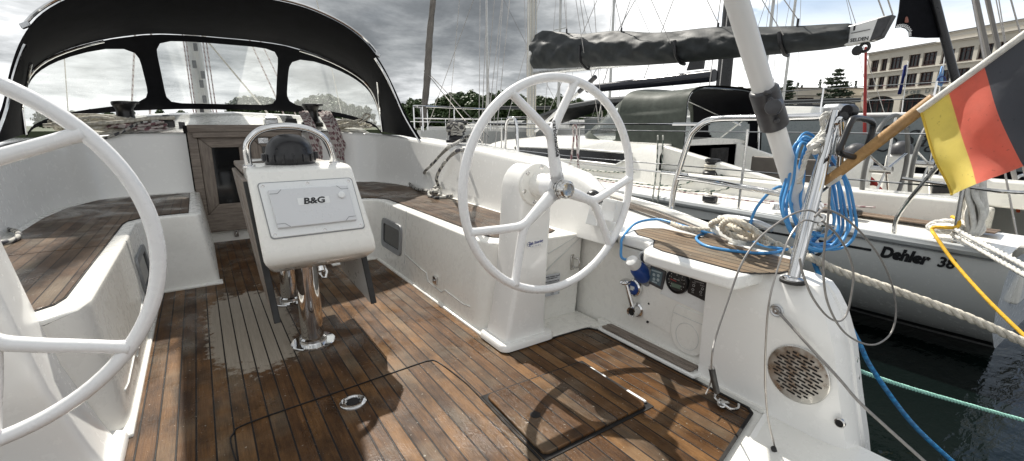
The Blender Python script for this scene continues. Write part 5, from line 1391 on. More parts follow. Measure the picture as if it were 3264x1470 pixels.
for i, (c0, c1, z0, z1) in enumerate(rects):
    b = MB(); n_ = 2 if c1-c0 < 1.3 else 3
    for k in range(n_+1 if n_ == 3 else 2+1):
        s_ = lerp(c0+.05, c1-.05, k/(n_ if n_ == 3 else 2)); bbox(b, s_-.05, s_+.05, -.34, -.26, z0, z1)
    bbox(b, c0+.1, c1-.1, -.34, -.265, z1-.1, z1); bbox(b, c0+.1, c1-.1, -.34, -.265, z0, z0+.09); bbox(b, c0+.1, c1-.1, -.335, -.27, z1-.5, z1-.44); bbox(b, c0, c1, -.05, .05, z0-.10, z0-.002)
    if i % 14 in (0, 4): bbox(b, c0+.1, c1-.1, -.12, -.08, z0+.5, z0+.56); [bbox(b, c0+.15+.12*k, c0+.17+.12*k, -.11, -.09, z0, z0+.5) for k in range(int((c1-c0-.2)/.12))]
    f = obj('window', b, frm, hotel, smooth=False)
    b = MB(); bbox(b, c0, c1, -.42, -.36, z0, z1); obj('pane', b, winm, f, smooth=False)
for a0, a1 in arches[:4]:
    b = MB()
    for k in range(6): s_ = lerp(a0+.06, a1-.06, k/5); bbox(b, s_-.06, s_+.06, -.36, -.28, 2.75, 4.6+.85*math.sin(PI*k/5))
    bbox(b, a0, a1, -.355, -.285, 4.45, 4.55); f = obj('arched_window', b, frm, hotel, smooth=False)
    b = MB(); bbox(b, a0, a1, -.45, -.38, 2.75, 5.6); obj('pane', b, winm, f, smooth=False)
b = text_mb('H', .95, B(6.9,.03,5.83), U, (0,0,1), .03, bold=.02); text_mb('OHE', .72, B(8.35,.03,5.78), U, (0,0,1), .03, bold=.02, mb=b); text_mb('D', .95, B(10.1,.03,5.83), U, (0,0,1), .03, bold=.02, mb=b); text_mb('ÜNE', .72, B(11.5,.03,5.78), U, (0,0,1), .03, bold=.02, mb=b); text_mb('S', .95, B(13.3,.03,5.83), U, (0,0,1), .03, bold=.02, mb=b); text_mb('PA', .72, B(14.3,.03,5.78), U, (0,0,1), .03, bold=.02, mb=b)
obj('lettering', b, simple('zinc_letter', (.20,.22,.215), .5), hotel, smooth=False)
# ---- low beige building left of the hotel
lowb = thing('low_building', 'low beige flat-roofed building left of the hotel, behind the pines', 'building', (80,45,1.05))
A = P(1895,262,'D',78); C_ = P(2172,240,'D',79); A = V((A.x,A.y,0)); C_ = V((C_.x,C_.y,0)); lu = (C_-A).normalized(); ln_ = V((-lu.y,lu.x,0)); ln_ = ln_ if ln_.dot(-A) > 0 else -ln_
LL = (C_-A).length
def lbox(mb, s0, s1, n0, n1, z0, z1): mb.obox(A+lu*(s0+s1)/2+ln_*(n0+n1)/2+V((0,0,(z0+z1)/2)), lu*(s1-s0)/2, ln_*(n1-n0)/2, V((0,0,(z1-z0)/2)))
b = MB(); lbox(b, 0, LL, -8, -.3, 1.05, 7.1); lbox(b, 0, LL, -.3, 0, 5.6, 7.1); lbox(b, 0, LL, -.3, 0, 1.05, 3.9)
lw = [(.6,3.0),(4.2,6.2),(7.6,10.6),(12.0,13.6),(14.4,15.6)]
e = [0]+[q for p in lw for q in p if q < LL]+[LL]
for s0, s1 in zip(e[::2], e[1::2]): lbox(b, s0, s1, -.3, 0, 3.9, 5.6)
obj('wall', b, wallm, lowb, smooth=False)
b = MB(); lbox(b, -.2, LL, -8.2, .25, 7.1, 7.25); lbox(b, -.05, LL, -.05, .12, 5.85, 5.95); obj('roof', b, roofm, lowb, smooth=False)
for s0, s1 in lw:
    if s1 > LL: continue
    b = MB()
    for k in range(4): q = lerp(s0+.05, s1-.05, k/3); lbox(b, q-.05, q+.05, -.22, -.14, 3.9, 5.6)
    lbox(b, s0+.1, s1-.1, -.215, -.145, 5.5, 5.6); lbox(b, s0+.1, s1-.1, -.215, -.145, 3.9, 4.0); f = obj('window', b, frm, lowb, smooth=False)
    b = MB(); lbox(b, s0, s1, -.28, -.24, 3.9, 5.6); obj('pane', b, winm, f, smooth=False)
b = MB(); q0 = P(1862,232,'D',79); b.box(q0.x-.3,q0.x+.3,q0.y-.3,q0.y+.3,7.2,q0.z+.9); obj('chimney', b, roofm, lowb, smooth=False)
# ---- flags on poles
def flag(px0, py0, px1, py1, d_, cpts, mat, lab, emblem=False):
    a, c = P(px0, py0, 'D', d_), P(px1, py1, 'D', d_)
    t = thing('flagpole', lab, 'flag', (a.x, a.y, 1.05)); b = MB(); b.tube([V((a.x,a.y,1.05)), c], .07, 8); b.lathe(c,(0,0,1),[(.1,0),(.1,.1),(0,.16)],8); obj('pole', b, M['white'], t)
    b = MB(); pts = [P(x, y, 'D', d_+.1) for x, y in cpts]; n = len(pts)//2
    L1, L2 = pts[:n], pts[n:][::-1]
    rg = [[L1[k].lerp(L2[k], j/5)+CF*(.18*math.sin(j*1.9+k)) for j in range(6)] for k in range(n)]
    rg2 = [[p+CF*.05 for p in r[::-1]] for r in rg]
    b.loft([r+q for r, q in zip(rg, rg2)], True, True); f = obj('flag_cloth', b, mat, t, sharp=180)
    if emblem:
        c2 = sum((p for p in pts), V((0,0,0)))/len(pts)-CF*.25+V((0,0,-.5)); b = MB(); b.tube([c2+CR*.42*math.cos(k*PI/8)+CU*.42*math.sin(k*PI/8) for k in range(16)], .07, 6, closed=True); obj('flag_emblem', b, M['inkblue'], f)
    return t
navy = fabric('navy_flag', (.012,.02,.10), .8); sky_ = fabric('pale_blue_flag', (.20,.36,.62), .8)
flag(2262,330,2284,158,60,[(2282,162),(2279,190),(2272,218),(2266,238),(2258,236),(2263,212),(2270,188),(2276,164)],navy,'pole with a limp narrow navy flag, leftmost of the poles before the hotel')
flag(2358,275,2378,135,58,[(2376,166),(2376,190),(2374,212),(2370,222),(2355,205),(2358,192),(2364,180),(2370,166)],sky_,'pole with a pale blue flag bearing a dark ring, in front of the hotel',True)
flag(2440,300,2478,125,62,[(2476,138),(2468,160),(2458,180),(2446,196),(2436,165),(2440,150),(2446,142),(2460,134)],navy,'pole with a wide navy flag, half hidden by the striped flag')

# ---- black banner above the frame's right
bn = thing('banner', 'black feather banner with white dashed edge on a black pole, above the boom end', 'banner', P(2412,240,'D',9))
b = MB(); b.tube(PL('D', 9, (2415,245),(2383,120),(2352,0),(2325,-110)), .072, 10); obj('banner_pole', b, M['black'], bn)
b = MB(); pts = PL('D', 9.05, (2352,-110),(2368,40),(2378,88),(2376,94),(2330,95),(2288,92),(2287,80),(2280,72),(2268,68),(2253,70),(2262,30),(2276,-110)); b.prism(pts, CF*.02); ban = obj('banner_cloth', b, M['canvas'], bn, smooth=False)
b = MB()
ed = cat(PL('D', 9.04, (2255,68),(2269,66),(2281,70),(2289,80),(2290,91)), 3)
for p, q in list(zip(ed, ed[1:])): b.bar(p, p.lerp(q,.62), .035, .012, up=CF)
ed = cat(PL('D', 9.04, (2256,64),(2270,62),(2284,66),(2293,78)), 3)
for p, q in list(zip(ed, ed[1:])): b.bar(p.lerp(q,.5), q, .022, .012, up=CF)
obj('dash_border', b, M['white'], ban, smooth=False)
b = MB(); c = P(2281,50,'D',9.03); b.prism(place2(cat2([(-.03,-.05),(.03,-.05),(.035,.0),(.02,.05),(0,.065),(-.02,.045),(-.03,0)],3,True), c, CR, CU), CF*.01); obj('banner_emblem', b, simple('faded_print', (.30,.12,.09), .8), ban, smooth=False)

# ---- distant yachts by their hulls and masts
white_h = M['gel']
def far_yacht(lab, px, py, d_, H, rz, group=None, sails=M['cover']):
    base = P(px, py, 'D', d_); base = V((base.x, base.y, -.45)); t = thing('distant_yacht', lab, 'yacht', base, group); b = MB(); rings = []
    T = Matrix.Rotation(rz, 3, 'Z')
    def q(x, y, z): return base + T @ V((x, y, z))
    for s in (-1, 1): b.loft([[q(s*w_,y,1.25+.02*abs(y)),q(s*w_*.97,y,.7),q(s*w_*.75,y,.0)] for y, w_ in ((-5,1.1),(-3,1.5),(0,1.7),(3,1.3),(5.5,.05))], False, False)
    b.loft([[q(-w_,y,1.25+.02*abs(y)),q(0,y,1.36),q(w_,y,1.25+.02*abs(y))] for y, w_ in ((-5,1.1),(-3,1.5),(0,1.7),(3,1.3),(5.5,.05))], False, False)
    b.face([q(-1.1,-5,1.35),q(1.1,-5,1.35),q(.8,-5,0),q(-.8,-5,0)])
    obj('hull', b, white_h, t, sharp=50)
    b = MB(); b.loft([[q(-w_,y,1.3),q(-w_*.85,y,1.3+h_),q(w_*.85,y,1.3+h_),q(w_,y,1.3)] for y, w_, h_ in ((-2.2,1.0,.5),(0,1.0,.5),(2,.7,.35),(3,.4,.05))], True, True); cb = obj('cabin', b, white_h, t, sharp=40)
    b = MB()
    for s in (-1,1): b.prism([q(s*1.0,-1.8,1.45),q(s*.99,1.0,1.45),q(s*.96,1.0,1.62),q(s*.955,-1.8,1.65)], T @ V((s*.03,0,0)))
    obj('cabin_window', b, M['dark'], cb)
    b = MB(); b.tube([q(0,1,1.7), q(0,1,H)], lambda u: .10-.035*u, 10); mt_ = obj('mast', b, M['mast'], t)
    b = MB(); b.bar(q(-.55,1,H*.55), q(.55,1,H*.55), .05); b.tube([q(0,1,H), q(0,1,H+.5)], .02, 5); b.tube([q(-.25,1,H+.15), q(.25,1,H+.15)], .02, 5); obj('spreader', b, M['mast'], mt_)
    b = MB(); b.tube([q(0,.9,2.7), q(0,-3.6,2.7)], .12, 10); obj('boom', b, sails, t)
    b = MB()
    for f in ((-1.6,.8),(1.6,.8)): b.tube([q(f[0],f[1],1.3), q(f[0]*.35,1,H*.55), q(0,1,H)], .016, 4)
    b.tube([q(0,5.4,1.4), q(0,1.05,H)], .02, 4); b.tube([q(0,-4.9,1.4), q(0,.95,H)], .016, 4); obj('rigging', b, M['wire'], t)
    b = MB()
    for y in (-4,-2,0,2,4): b.tube([q(-interp([(-5,1.1),(-3,1.5),(0,1.7),(3,1.3),(5.5,.05)],y),y,1.3), q(-interp([(-5,1.1),(-3,1.5),(0,1.7),(3,1.3),(5.5,.05)],y),y,1.95)], .018, 4)
    b.tube([q(-w_,y,1.93) for y, w_ in ((-4.9,1.1),(-3,1.5),(0,1.7),(3,1.3),(5.3,.1))], .012, 4); obj('guard_rail', b, M['chrome'], t)
    return t
far_yacht('far white yacht whose thin mast stands between the right wheel and the black mast', 1566, 330, 30, 11.2, 1.2)
far_yacht('white yacht whose slim mast stands just right of the white backstay sleeve', 1957, 322, 26, 16, .2)
far_yacht('white yacht whose pale mast stands left of the big pine', 1996, 322, 32, 18, -.1)
far_yacht('small white yacht moored at the pier left of the mast carrying the grey boom', 1262, 345, 34, 12, 1.0)
far_yacht('white yacht moored at the far pier behind the boom vang', 1430, 338, 30, 13, 1.7)
# motor boat
mb_ = P(1392,330,'D',38); t = thing('motor_boat', 'small white motor boat with dark windscreen behind the right wheel', 'motor boat', (mb_.x,mb_.y,-.45)); b = MB(); o_ = V((mb_.x,mb_.y,-.45))
b.loft([[o_+V((x,-w_,0)),o_+V((x,-w_*1.1,1.2+h_)),o_+V((x,w_*1.1,1.2+h_)),o_+V((x,w_,0))] for x, w_, h_ in ((-2.6,.9,0),(0,1.1,.1),(1.8,.8,.25),(3,.1,.4))], True, True); obj('hull', b, white_h, t, sharp=40)
b = MB(); b.loft([[o_+V((x,-w_,1.3)),o_+V((x+sh,-w_*.8,1.3+h_)),o_+V((x+sh,w_*.8,1.3+h_)),o_+V((x,w_,1.3))] for x, w_, h_, sh in ((-1.8,.8,.9,.1),(.6,.8,.95,-.1),(1.3,.7,.15,-.1))], True, True); cb = obj('wheelhouse', b, white_h, t, sharp=40)
b = MB(); b.prism([o_+V((.7,-.60,2.1)),o_+V((1.25,-.64,1.5)),o_+V((1.25,.64,1.5)),o_+V((.7,.60,2.1))], (.05,0,.03)); b.prism([o_+V((-1.4,-.82,1.6)),o_+V((.4,-.82,1.6)),o_+V((.3,-.72,2.05)),o_+V((-1.4,-.72,2.05))], (0,-.04,0)); obj('windscreen', b, M['dark'], cb)
# pier
pr = thing('pier', 'long dark timber pier with piles across the harbour behind the right wheel', 'pier', (14,36,-.45)); pa, pb = P(1010,345,'D',42), P(1790,338,'D',40); pa.z = pb.z = .25
b = MB(); b.bar(pa, pb, 1.6, .18); dk = obj('pier_deck', b, simple('pier_timber', (.10,.085,.07), .9, var=.3), pr, smooth=False)
pd = (pb-pa).normalized(); pn_ = V((-pd.y,pd.x,0))
for k in range(14):
    for s in (-.75,.75):
        c = pa.lerp(pb, (k+.5)/14)+pn_*s; b = MB(); b.cyl(c+V((0,0,-1.6)), c+V((0,0,.75 if s < 0 else .05)), .13, 10); obj('pile', b, M['rubber'], pr)
# ---- furled sail yacht on the left
fy = thing('moored_yacht', 'yacht right of the sprayhood whose thick furled sail leans against the sky', 'yacht', P(1060,355,'D',12.5)*1.0)
fs0, fs1 = P(1062,318,'D',12), P(1096,-60,'D',11.2)
b = MB(); pth = cat([fs0, fs0.lerp(fs1,.3)+CR*.02, fs0.lerp(fs1,.62)-CR*.015, fs1], 10)
b.tube(pth, lambda u: .066+.022*math.sin(min(1,u*1.15)*PI)+.006*math.sin(u*55), 14); fu = obj('furled_sail', b, simple('furled_sail_cloth', (.16,.145,.13), .8, var=.2, vscale=5), fy, sharp=180)
b = MB(); q = fs0.lerp(fs1,.36)
b.tube([q+CR*.075*math.cos(k)+CF*.075*math.sin(k)+CU*.01*k for k in range(14)], .010, 5); obj('sail_tie', b, M['ropew'], fu)
hb0 = fs0+V((0,0,-.25)); b = MB(); ax_ = V((.75,.66,0)).normalized(); sd = V((-ax_.y,ax_.x,0))
b.loft([[hb0+ax_*y+sd*w_+V((0,0,.15-.02*y)),hb0+ax_*y+sd*w_*.8+V((0,0,-.5)),hb0+ax_*y-sd*w_*.8+V((0,0,-.5)),hb0+ax_*y-sd*w_+V((0,0,.15-.02*y))] for y, w_ in ((-.2,.05),(1,.55),(3,1.2),(6,1.6),(10,1.3))], True, True); obj('hull', b, white_h, fy, sharp=50)
b = MB(); rl = [hb0+ax_*y+sd*w_+V((0,0,.75)) for y, w_ in ((2.6,1.05),(1,.5),(-.2,.12))]+[hb0+ax_*y-sd*w_+V((0,0,.75)) for y, w_ in ((-.2,.12),(1,.5),(2.6,1.05))]
b.tube(cat(rl,4), .022, 8)
for p in rl: b.tube([p, p+V((0,0,-.62))], .018, 6)
b.tube([p+V((0,0,-.3)) for p in rl], .014, 6); obj('pulpit', b, M['chrome'], fy)
lines('rigging', [[fs0.lerp(fs1,.38), P(1230,345,'D',13)],[fs0.lerp(fs1,.37), P(1215,360,'D',10)],[P(1205,350,'D',14),P(1208,-40,'D',14)],[P(1240,345,'D',15),P(1268,-40,'D',15)],[P(1330,330,'D',17),P(1318,-30,'D',17)]], .011, M['wire'], fy)
# ---- yacht astern on the far right
ry = thing('moored_yacht', 'stern of a white yacht cut by the right photo edge', 'yacht', P(2570,760,'Z',-.45))
def rp2(px, py, d=4.6): return P(px, py, 'D', d)
b = MB(); b.prism([rp2(2552,655),rp2(2640,625),rp2(2640,800),rp2(2556,775)], CF*1.6); b.prism([rp2(2548,650),rp2(2640,618),rp2(2640,632),rp2(2550,662)], CF*1.7-CU*.0); obj('hull', b, M['gel'], ry, bevel=.03)
b = MB(); b.prism([rp2(2562,705,4.58),rp2(2640,690,4.58),rp2(2640,730,4.58),rp2(2564,745,4.58)], CF*.05); obj('boarding_step', b, M['oldwood_y'], ry, bevel=.01)
b = MB(); b.tube(cat([rp2(2549,640,4.5),rp2(2546,520,4.5),rp2(2556,450,4.5),rp2(2600,440,4.5)],5), .016, 8); b.tube([rp2(2570,640,4.7),rp2(2568,470,4.7)], .014, 8); b.tube([rp2(2548,560,4.5),rp2(2600,550,4.6)], .012, 8); obj('stern_rail', b, M['steel'], ry)
lines('rigging', [[rp2(2560,480,4.4),rp2(2450,-30,4.2)],[rp2(2585,450,4.4),rp2(2478,-30,4.2)]], .020, simple('grey_stay', (.22,.21,.20), .5), ry)
lines('backstay', [[rp2(2520,330,6),rp2(2440,-30,6)],[rp2(2570,330,6.5),rp2(2500,-30,6.5)],[rp2(2560,300,6.5),rp2(2508,-30,6.5)]], .007, M['wire'], ry)
fl = MB(); fl.lathe(rp2(2566,535,4.45)-CU*.05, CU, [(.0,0),(.05,.01),(.062,.05),(.062,.085),(.045,.12),(0,.13)], 18); tag(obj('rescue_float', fl, M['orange'], base=rp2(2566,535,4.45)), 'small orange float hanging on the stern rail at the right edge', 'float')
b = MB(); q = rp2(2556,690,4.3)
for k in range(7): b.tube([q+CR*(.05+.008*(k%3))*math.cos(t*PI/9+k*.2)*.6+CU*(.11-.01*k)*math.sin(t*PI/9)+CF*(.012*k) for t in range(18)], .008, 6, closed=True)
tag(obj('rope_coil', b, M['purple'], base=q), 'purple-grey rope coil hanging at the right edge below the orange float', 'rope')
# ================================================================== loose ropes, wires, cable, flag
def rope(name, pts, r, mat, label, cat_='rope', n=8, strand=False, pitch=None, seg=8, group=None):
    c = cat(pts, n); b = MB()
    if strand: b.strand(c, r, pitch)
    else: b.tube(c, r, seg)
    o = obj(name, b, mat, sharp=180, base=c[0]); tag(o, label, cat_, group); return o
# grey line over the right coaming down on the bench
z = .470
wl = lambda px, py, x=1.60: P(px, py, 'X', x)
st_ = lambda px, py, dz=0: P(px, py, 'Z', z+dz)
ropec = [P(1190,338,'X',1.76),P(1168,348,'Z',.90),P(1148,360,'Z',.875),P(1128,371,'Z',.868),wl(1108,390,1.560),wl(1088,412,1.552),wl(1070,430,1.546),st_(1063,444,.02),st_(1050,446),st_(1036,452),st_(1031,463),st_(1045,474),st_(1072,480,.02),st_(1098,485,.035),st_(1090,478,.04),st_(1078,486,.02),st_(1085,495),st_(1115,497),st_(1138,490),st_(1141,479),st_(1126,468),st_(1106,467,.01),st_(1090,474,.04),st_(1084,481,.03),st_(1096,482,.045),st_(1103,470,.04),wl(1098,450,1.546),wl(1105,430,1.546),wl(1118,410,1.552),wl(1130,396,1.560),P(1146,382,'Z',.862),P(1164,378,'Z',.866),P(1190,380,'Z',.862)]
rope('sheet_rope', ropec, .0125, M['ropegrey'], 'grey and black braided line looped on the right bench and over the coaming', n=10)
rope('sheet_rope', [P(-40,583,'Z',z),P(10,577,'Z',z),P(40,582,'Z',z+.01),P(47,592,'Z',z+.01),P(30,606,'Z',z),P(5,612,'Z',z),P(-40,620,'Z',z)], .012, M['ropegrey'], 'loop of grey braided line on the left bench at the left photo edge')
# heaps on the coachroof
def heap(c, dx, dy, n, r, mats, seed, name, label, up=.06):
    rnd = random.Random(seed); b = MB()
    for k in range(n):
        pts = []; a0 = rnd.uniform(0,6.28); ex, ey = dx*rnd.uniform(.6,1), dy*rnd.uniform(.5,1); ox, oy = rnd.uniform(-.3,.3)*dx, rnd.uniform(-.3,.3)*dy
        for t in range(9):
            a = a0+2*PI*t/8; pts.append(V(c)+V((ox+ex*math.cos(a), oy+ey*math.sin(a), r+up*(k/n)+.018*math.sin(a*2+k))))
        b.tube(cat(pts, 5), r, 7)
    o = obj(name, b, mats, sharp=180, base=c); tag(o, label, 'rope'); return o
heap((-.70,4.98,.965), .27, .13, 6, .013, M['ropeplain'], 3, 'halyard_heap', 'pale heap of coiled halyard beside the left cabin-top winch', .10)
heap((-.42,4.93,.965), .20, .10, 4, .0115, M['ropered'], 8, 'halyard_heap', 'maroon-flecked coil hanging round the foot of the left cabin-top winch', .07)
rope('halyard_tail', [(-.36,4.90,1.03),(-.42,4.78,.99),(-.52,4.70,.93),(-.62,4.705,.905),(-.66,4.75,.95),(-.74,4.85,.99)], .0115, M['ropegrey'], 'grey line hanging off the bulkhead left of the left door')
rope('halyard_tail', [(-.14,4.95,1.06),(-.30,4.86,1.055),(-.46,4.84,1.03),(-.70,4.86,1.01),(-.95,4.92,1.0)], .014, M['ropeplain'], 'thick pale line stretched from the clutch across the rope heap on the left')
heap((1.30,4.93,.985), .20, .06, 6, .0105, M['ropeplain'], 5, 'halyard_heap', 'white coil of line on the cabin top right of the right winch', .05)
rope('halyard_tail', [(1.36,4.90,1.0),(1.46,4.87,1.06),(1.50,4.87,1.10),(1.46,4.87,1.115),(1.40,4.88,1.06),(1.25,4.9,1.01)], .0105, M['ropeplain'], 'upright white loop at the right end of the cabin-top coil')
for i, (cl, hw, n_, lab) in enumerate(((((760,284,4.96),(768,298,4.80),(778,318,4.685),(788,350,4.68),(797,392,4.68)),7,5,'maroon-flecked hank hanging from the right winch, nearer the compass'),(((812,284,4.96),(822,300,4.80),(834,322,4.685),(846,356,4.68),(852,396,4.68)),11,6,'long maroon-flecked hank hanging right of the right cabin-top winch'))):
    b = MB(); rr = random.Random(20+i)
    for k in range(n_):
        f = (k/(n_-1)-.5)*2; lo = rr.uniform(-34,0)
        dn = [P(x+f*hw*.9, y+(lo if q == 4 else 0), 'Y', yy-.012*(k % 3)) for q, (x, y, yy) in enumerate(cl)]
        upx = f*hw*.9+rr.uniform(5,10)
        up_ = [P(x+upx, y+(lo+4 if q == 4 else 0)-3, 'Y', yy-.012*((k+1) % 3)) for q, (x, y, yy) in enumerate(cl)]
        bot = P(cl[4][0]+(f*hw*.9+upx)/2, cl[4][1]+lo+12, 'Y', cl[4][2]-.01*(k % 3))
        b.tube(cat(dn+[bot]+up_[::-1], 6), .0095, 7)
    if i: b.tube(cat([P(842,300,'Y',4.78),P(852,330,'Y',4.68),P(860,370,'Y',4.68),P(867,412,'Y',4.68)],6), .0115, 7)
    o = obj('halyard_hank', b, M['ropered'], sharp=180, base=(.9,4.9,.9)); tag(o, lab, 'rope')
# turns of rope on the genoa winch
wc = P(1148,352,'X',1.72); b = MB()
for k in range(5): b.tube([wc+V((.058*math.cos(t*PI/10),.058*math.sin(t*PI/10),.045+.020*k)) for t in range(20)], .0115, 7, closed=True)
for k in range(3): b.tube(cat([wc+V((.07*math.cos(t*PI/4+k),.07*math.sin(t*PI/4+k),.10+.03*math.sin(t*1.7+k))) for t in range(8)],5,True), .010, 7, closed=True)
tag(obj('winch_rope', b, M['ropegrey'], base=wc), 'grey line wrapped round the winch on the right coaming', 'rope')
# big white line made fast on the right quarter cleat
zc_ = .53
def knotp(px, py, z): return P(px, py, 'Z', z)
rope('mooring_rope', [knotp(1690,562,.545),knotp(1725,575,.54),knotp(1790,580,.525),knotp(1840,575,.54),knotp(1880,555,.57),knotp(1850,560,.60),knotp(1815,548,.60),knotp(1850,575,.61),knotp(1900,600,.57),knotp(1930,612,.53),knotp(1900,600,.52),knotp(1840,590,.52),knotp(1800,575,.53),knotp(1790,562,.58),knotp(1830,550,.63),knotp(1870,565,.63),knotp(1905,590,.60),knotp(1880,600,.56),knotp(1835,590,.56),knotp(1815,570,.60),knotp(1840,552,.65),knotp(1885,572,.63),knotp(1925,600,.56),knotp(1945,612,.52)], .0125, M['rope'], 'thick off-white laid rope made fast in a heap on the cleat of the right quarter', strand=True, pitch=.075, n=7)
a = P(2055,664,'X',1.86)
rope('mooring_line', [P(1945,612,'Z',.52),(1.93,.85,.505),P(2045,650,'X',1.88),P(2085,672,'X',1.95),P(2160,700,'X',2.02),P(2300,748,'X',2.12),P(2450,805,'X',2.22),P(2576,862,'X',2.30),P(2760,950,'X',2.4)], .0165, M['rope'], 'thick off-white laid mooring line running from the quarter to the right edge', strand=True, pitch=.10, n=12)
# blue shore-power cable: coil on the stern bracket, lead over the helm seat, plug in the socket
cab = thing('power_cable', 'bright blue shore-power cable coiled on the stern bracket and plugged into the gauge locker', 'cable', P(2050,480,'X',1.85))
b = MB(); rnd = random.Random(4)
for k in range(8):
    cx_, cy_ = 2044+rnd.uniform(-20,22), 482+rnd.uniform(-8,10); wx, wy = rnd.uniform(26,84), rnd.uniform(112,146); tl = rnd.uniform(-.10,.05)-.32
    pts = []
    for t in range(14):
        a = 2*PI*t/14; sx_, sy_ = math.sin(a)*wx*(1.0-.45*math.cos(a)), -math.cos(a)*wy
        pts.append(P(cx_+sx_-sy_*tl*.55+(12 if sy_ < 0 else 0), cy_+sy_, 'D', 1.64+.04*math.sin(a+k)+.010*k))
    b.tube(cat(pts, 6, True), .0050, 8, closed=True)
obj('cable_coil', b, M['blue'], cab, sharp=180)
lead = [P(2020,500,'D',1.70),P(1960,470,'X',1.98),P(1905,520,'X',1.98),P(1885,580,'X',1.95),P(1905,612,'Z',.52),P(1990,628,'Z',.512),P(2030,612,'Z',.52),P(2060,585,'D',1.72)]
b = MB(); b.tube(cat(lead, 10), .0062, 8)
lead2 = [P(2050,600,'D',1.70),P(2000,622,'Z',.514),P(1930,637,'Z',.508),P(1850,632,'Z',.508),P(1780,620,'Z',.508),P(1752,602,'Z',.508),P(1765,590,'Z',.51),P(1800,592,'Z',.51)]
b.tube(cat(lead2, 10), .0065, 8)
lead3 = [P(1800,592,'Z',.512),P(1740,575,'Z',.535),P(1690,560,'Z',.545),P(1650,552,'Z',.545),P(1600,562,'Z',.525),(1.600,1.455,.49),(1.575,1.44,.45),(1.560,1.42,.405),P(1586,655,'X',1.53)]
b.tube(cat(lead3, 10), .0062, 8); obj('cable_lead', b, M['blue'], cab, sharp=180)
p0 = P(1588,655,'X',1.525); p1 = P(1616,690,'X',1.605); d_ = (p1-p0).normalized()
b = MB(); b.lathe(p0, d_, [(.014,-.006),(.026,.0),(.029,.008),(.029,.040),(.022,.046)], 22); obj('plug_gland', b, M['white'], cab, sharp=35)
b = MB(); b.lathe(p0+d_*.040, d_, [(.022,0),(.029,.012),(.036,.026),(.039,.075),(.036,.095)], 24); b.obox(p0+d_*.10+V((-.02,-.02,.025)), d_*.02, d_.orthogonal().normalized()*.018, d_.cross(d_.orthogonal()).normalized()*.006); obj('plug_body', b, M['blueplug'], cab, bevel=.003, sharp=40)
rope('tow_line', [P(2062,590,'X',1.86),P(2040,620,'X',1.90),P(2060,690,'X',1.93),P(2110,770,'X',1.93),P(2160,860,'X',1.95),P(2195,930,'X',2.0),P(2290,1060,'X',2.1),P(2400,1165,'X',2.2),P(2500,1250,'X',2.3)], .0085, M['bluerope'], 'dark blue line running down from the stern over the water', n=10)
rope('aqua_line', [P(2150,925,'X',2.0),P(2182,941,'X',2.1),P(2290,977,'X',2.3),P(2440,1020,'X',2.55),P(2576,1058,'X',2.75),P(2800,1120,'X',3.0)], .0085, M['aqua'], 'pale aqua laid line crossing the dark water low on the right', strand=True, pitch=.05)
# white lashing at the top of the bracket
b = MB(); q = P(2090,292,'Y',.72)
b.strand(cat([q+V((0,0,-.02)),P(2080,285,'Y',.72),P(2068,300,'Y',.73),P(2072,325,'Y',.73),P(2058,345,'Y',.74),P(2040,362,'Y',.75),P(2036,374,'Y',.75),P(2050,372,'Y',.73),P(2062,352,'Y',.72),P(2078,330,'Y',.71),P(2072,350,'Y',.71),P(2045,368,'Y',.72),P(2028,395,'Y',.74),P(2018,430,'Y',.75),P(2010,462,'Y',.76)], 8), .0085, .05)
b.strand(cat([P(2036,378,'Y',.74),P(2052,384,'Y',.72),P(2060,372,'Y',.72),P(2046,362,'Y',.74),P(2034,368,'Y',.745)], 6), .0085, .05)
tag(obj('lashing_rope', b, M['ropew'], sharp=180, base=q), 'white rope lashing tied round the blue coil at the stern bracket head', 'rope')
b = MB(); q = P(2110,315,'Y',.66)
b.tube([P(2116,305,'Y',.66),P(2118,340,'Y',.66),P(2112,420,'Y',.66)], .010, 10); b.tube(cat([P(2104,312,'Y',.66),P(2112,298,'Y',.66),P(2124,300,'Y',.66),P(2126,320,'Y',.66),P(2116,328,'Y',.66)],4), .0065, 8); b.lathe(P(2117,345,'Y',.66),(0,0,-1),[(.012,0),(.014,.01),(.014,.05),(.009,.06)],14)
tag(obj('rigging_screw', b, M['chrome'], base=q), 'bright steel rigging screw and shackle hanging on the bracket head', 'fitting')
# horseshoe holder
hs = thing('lifebuoy_holder', 'black open rectangular lifebuoy holder beside the stern bracket', 'holder', P(2150,360,'Y',.62)); b = MB()
fr = PL('Y', .62, (2150,298),(2186,303),(2196,316),(2190,345),(2176,384),(2166,398),(2136,392),(2114,384),(2112,374),(2124,345),(2138,312))
b.tube(cat(fr, 4, True), .0098, 10, closed=True); obj('holder_frame', b, M['black'], hs)
b = MB(); b.tube(PL('Y', .66, (2122,292),(2145,300)), .014, 8); b.lathe(P(2130,280,'Y',.66), (1,-.3,0), [(.02,0),(.022,.02),(.015,.035)], 14); obj('holder_clip', b, M['black'], hs)
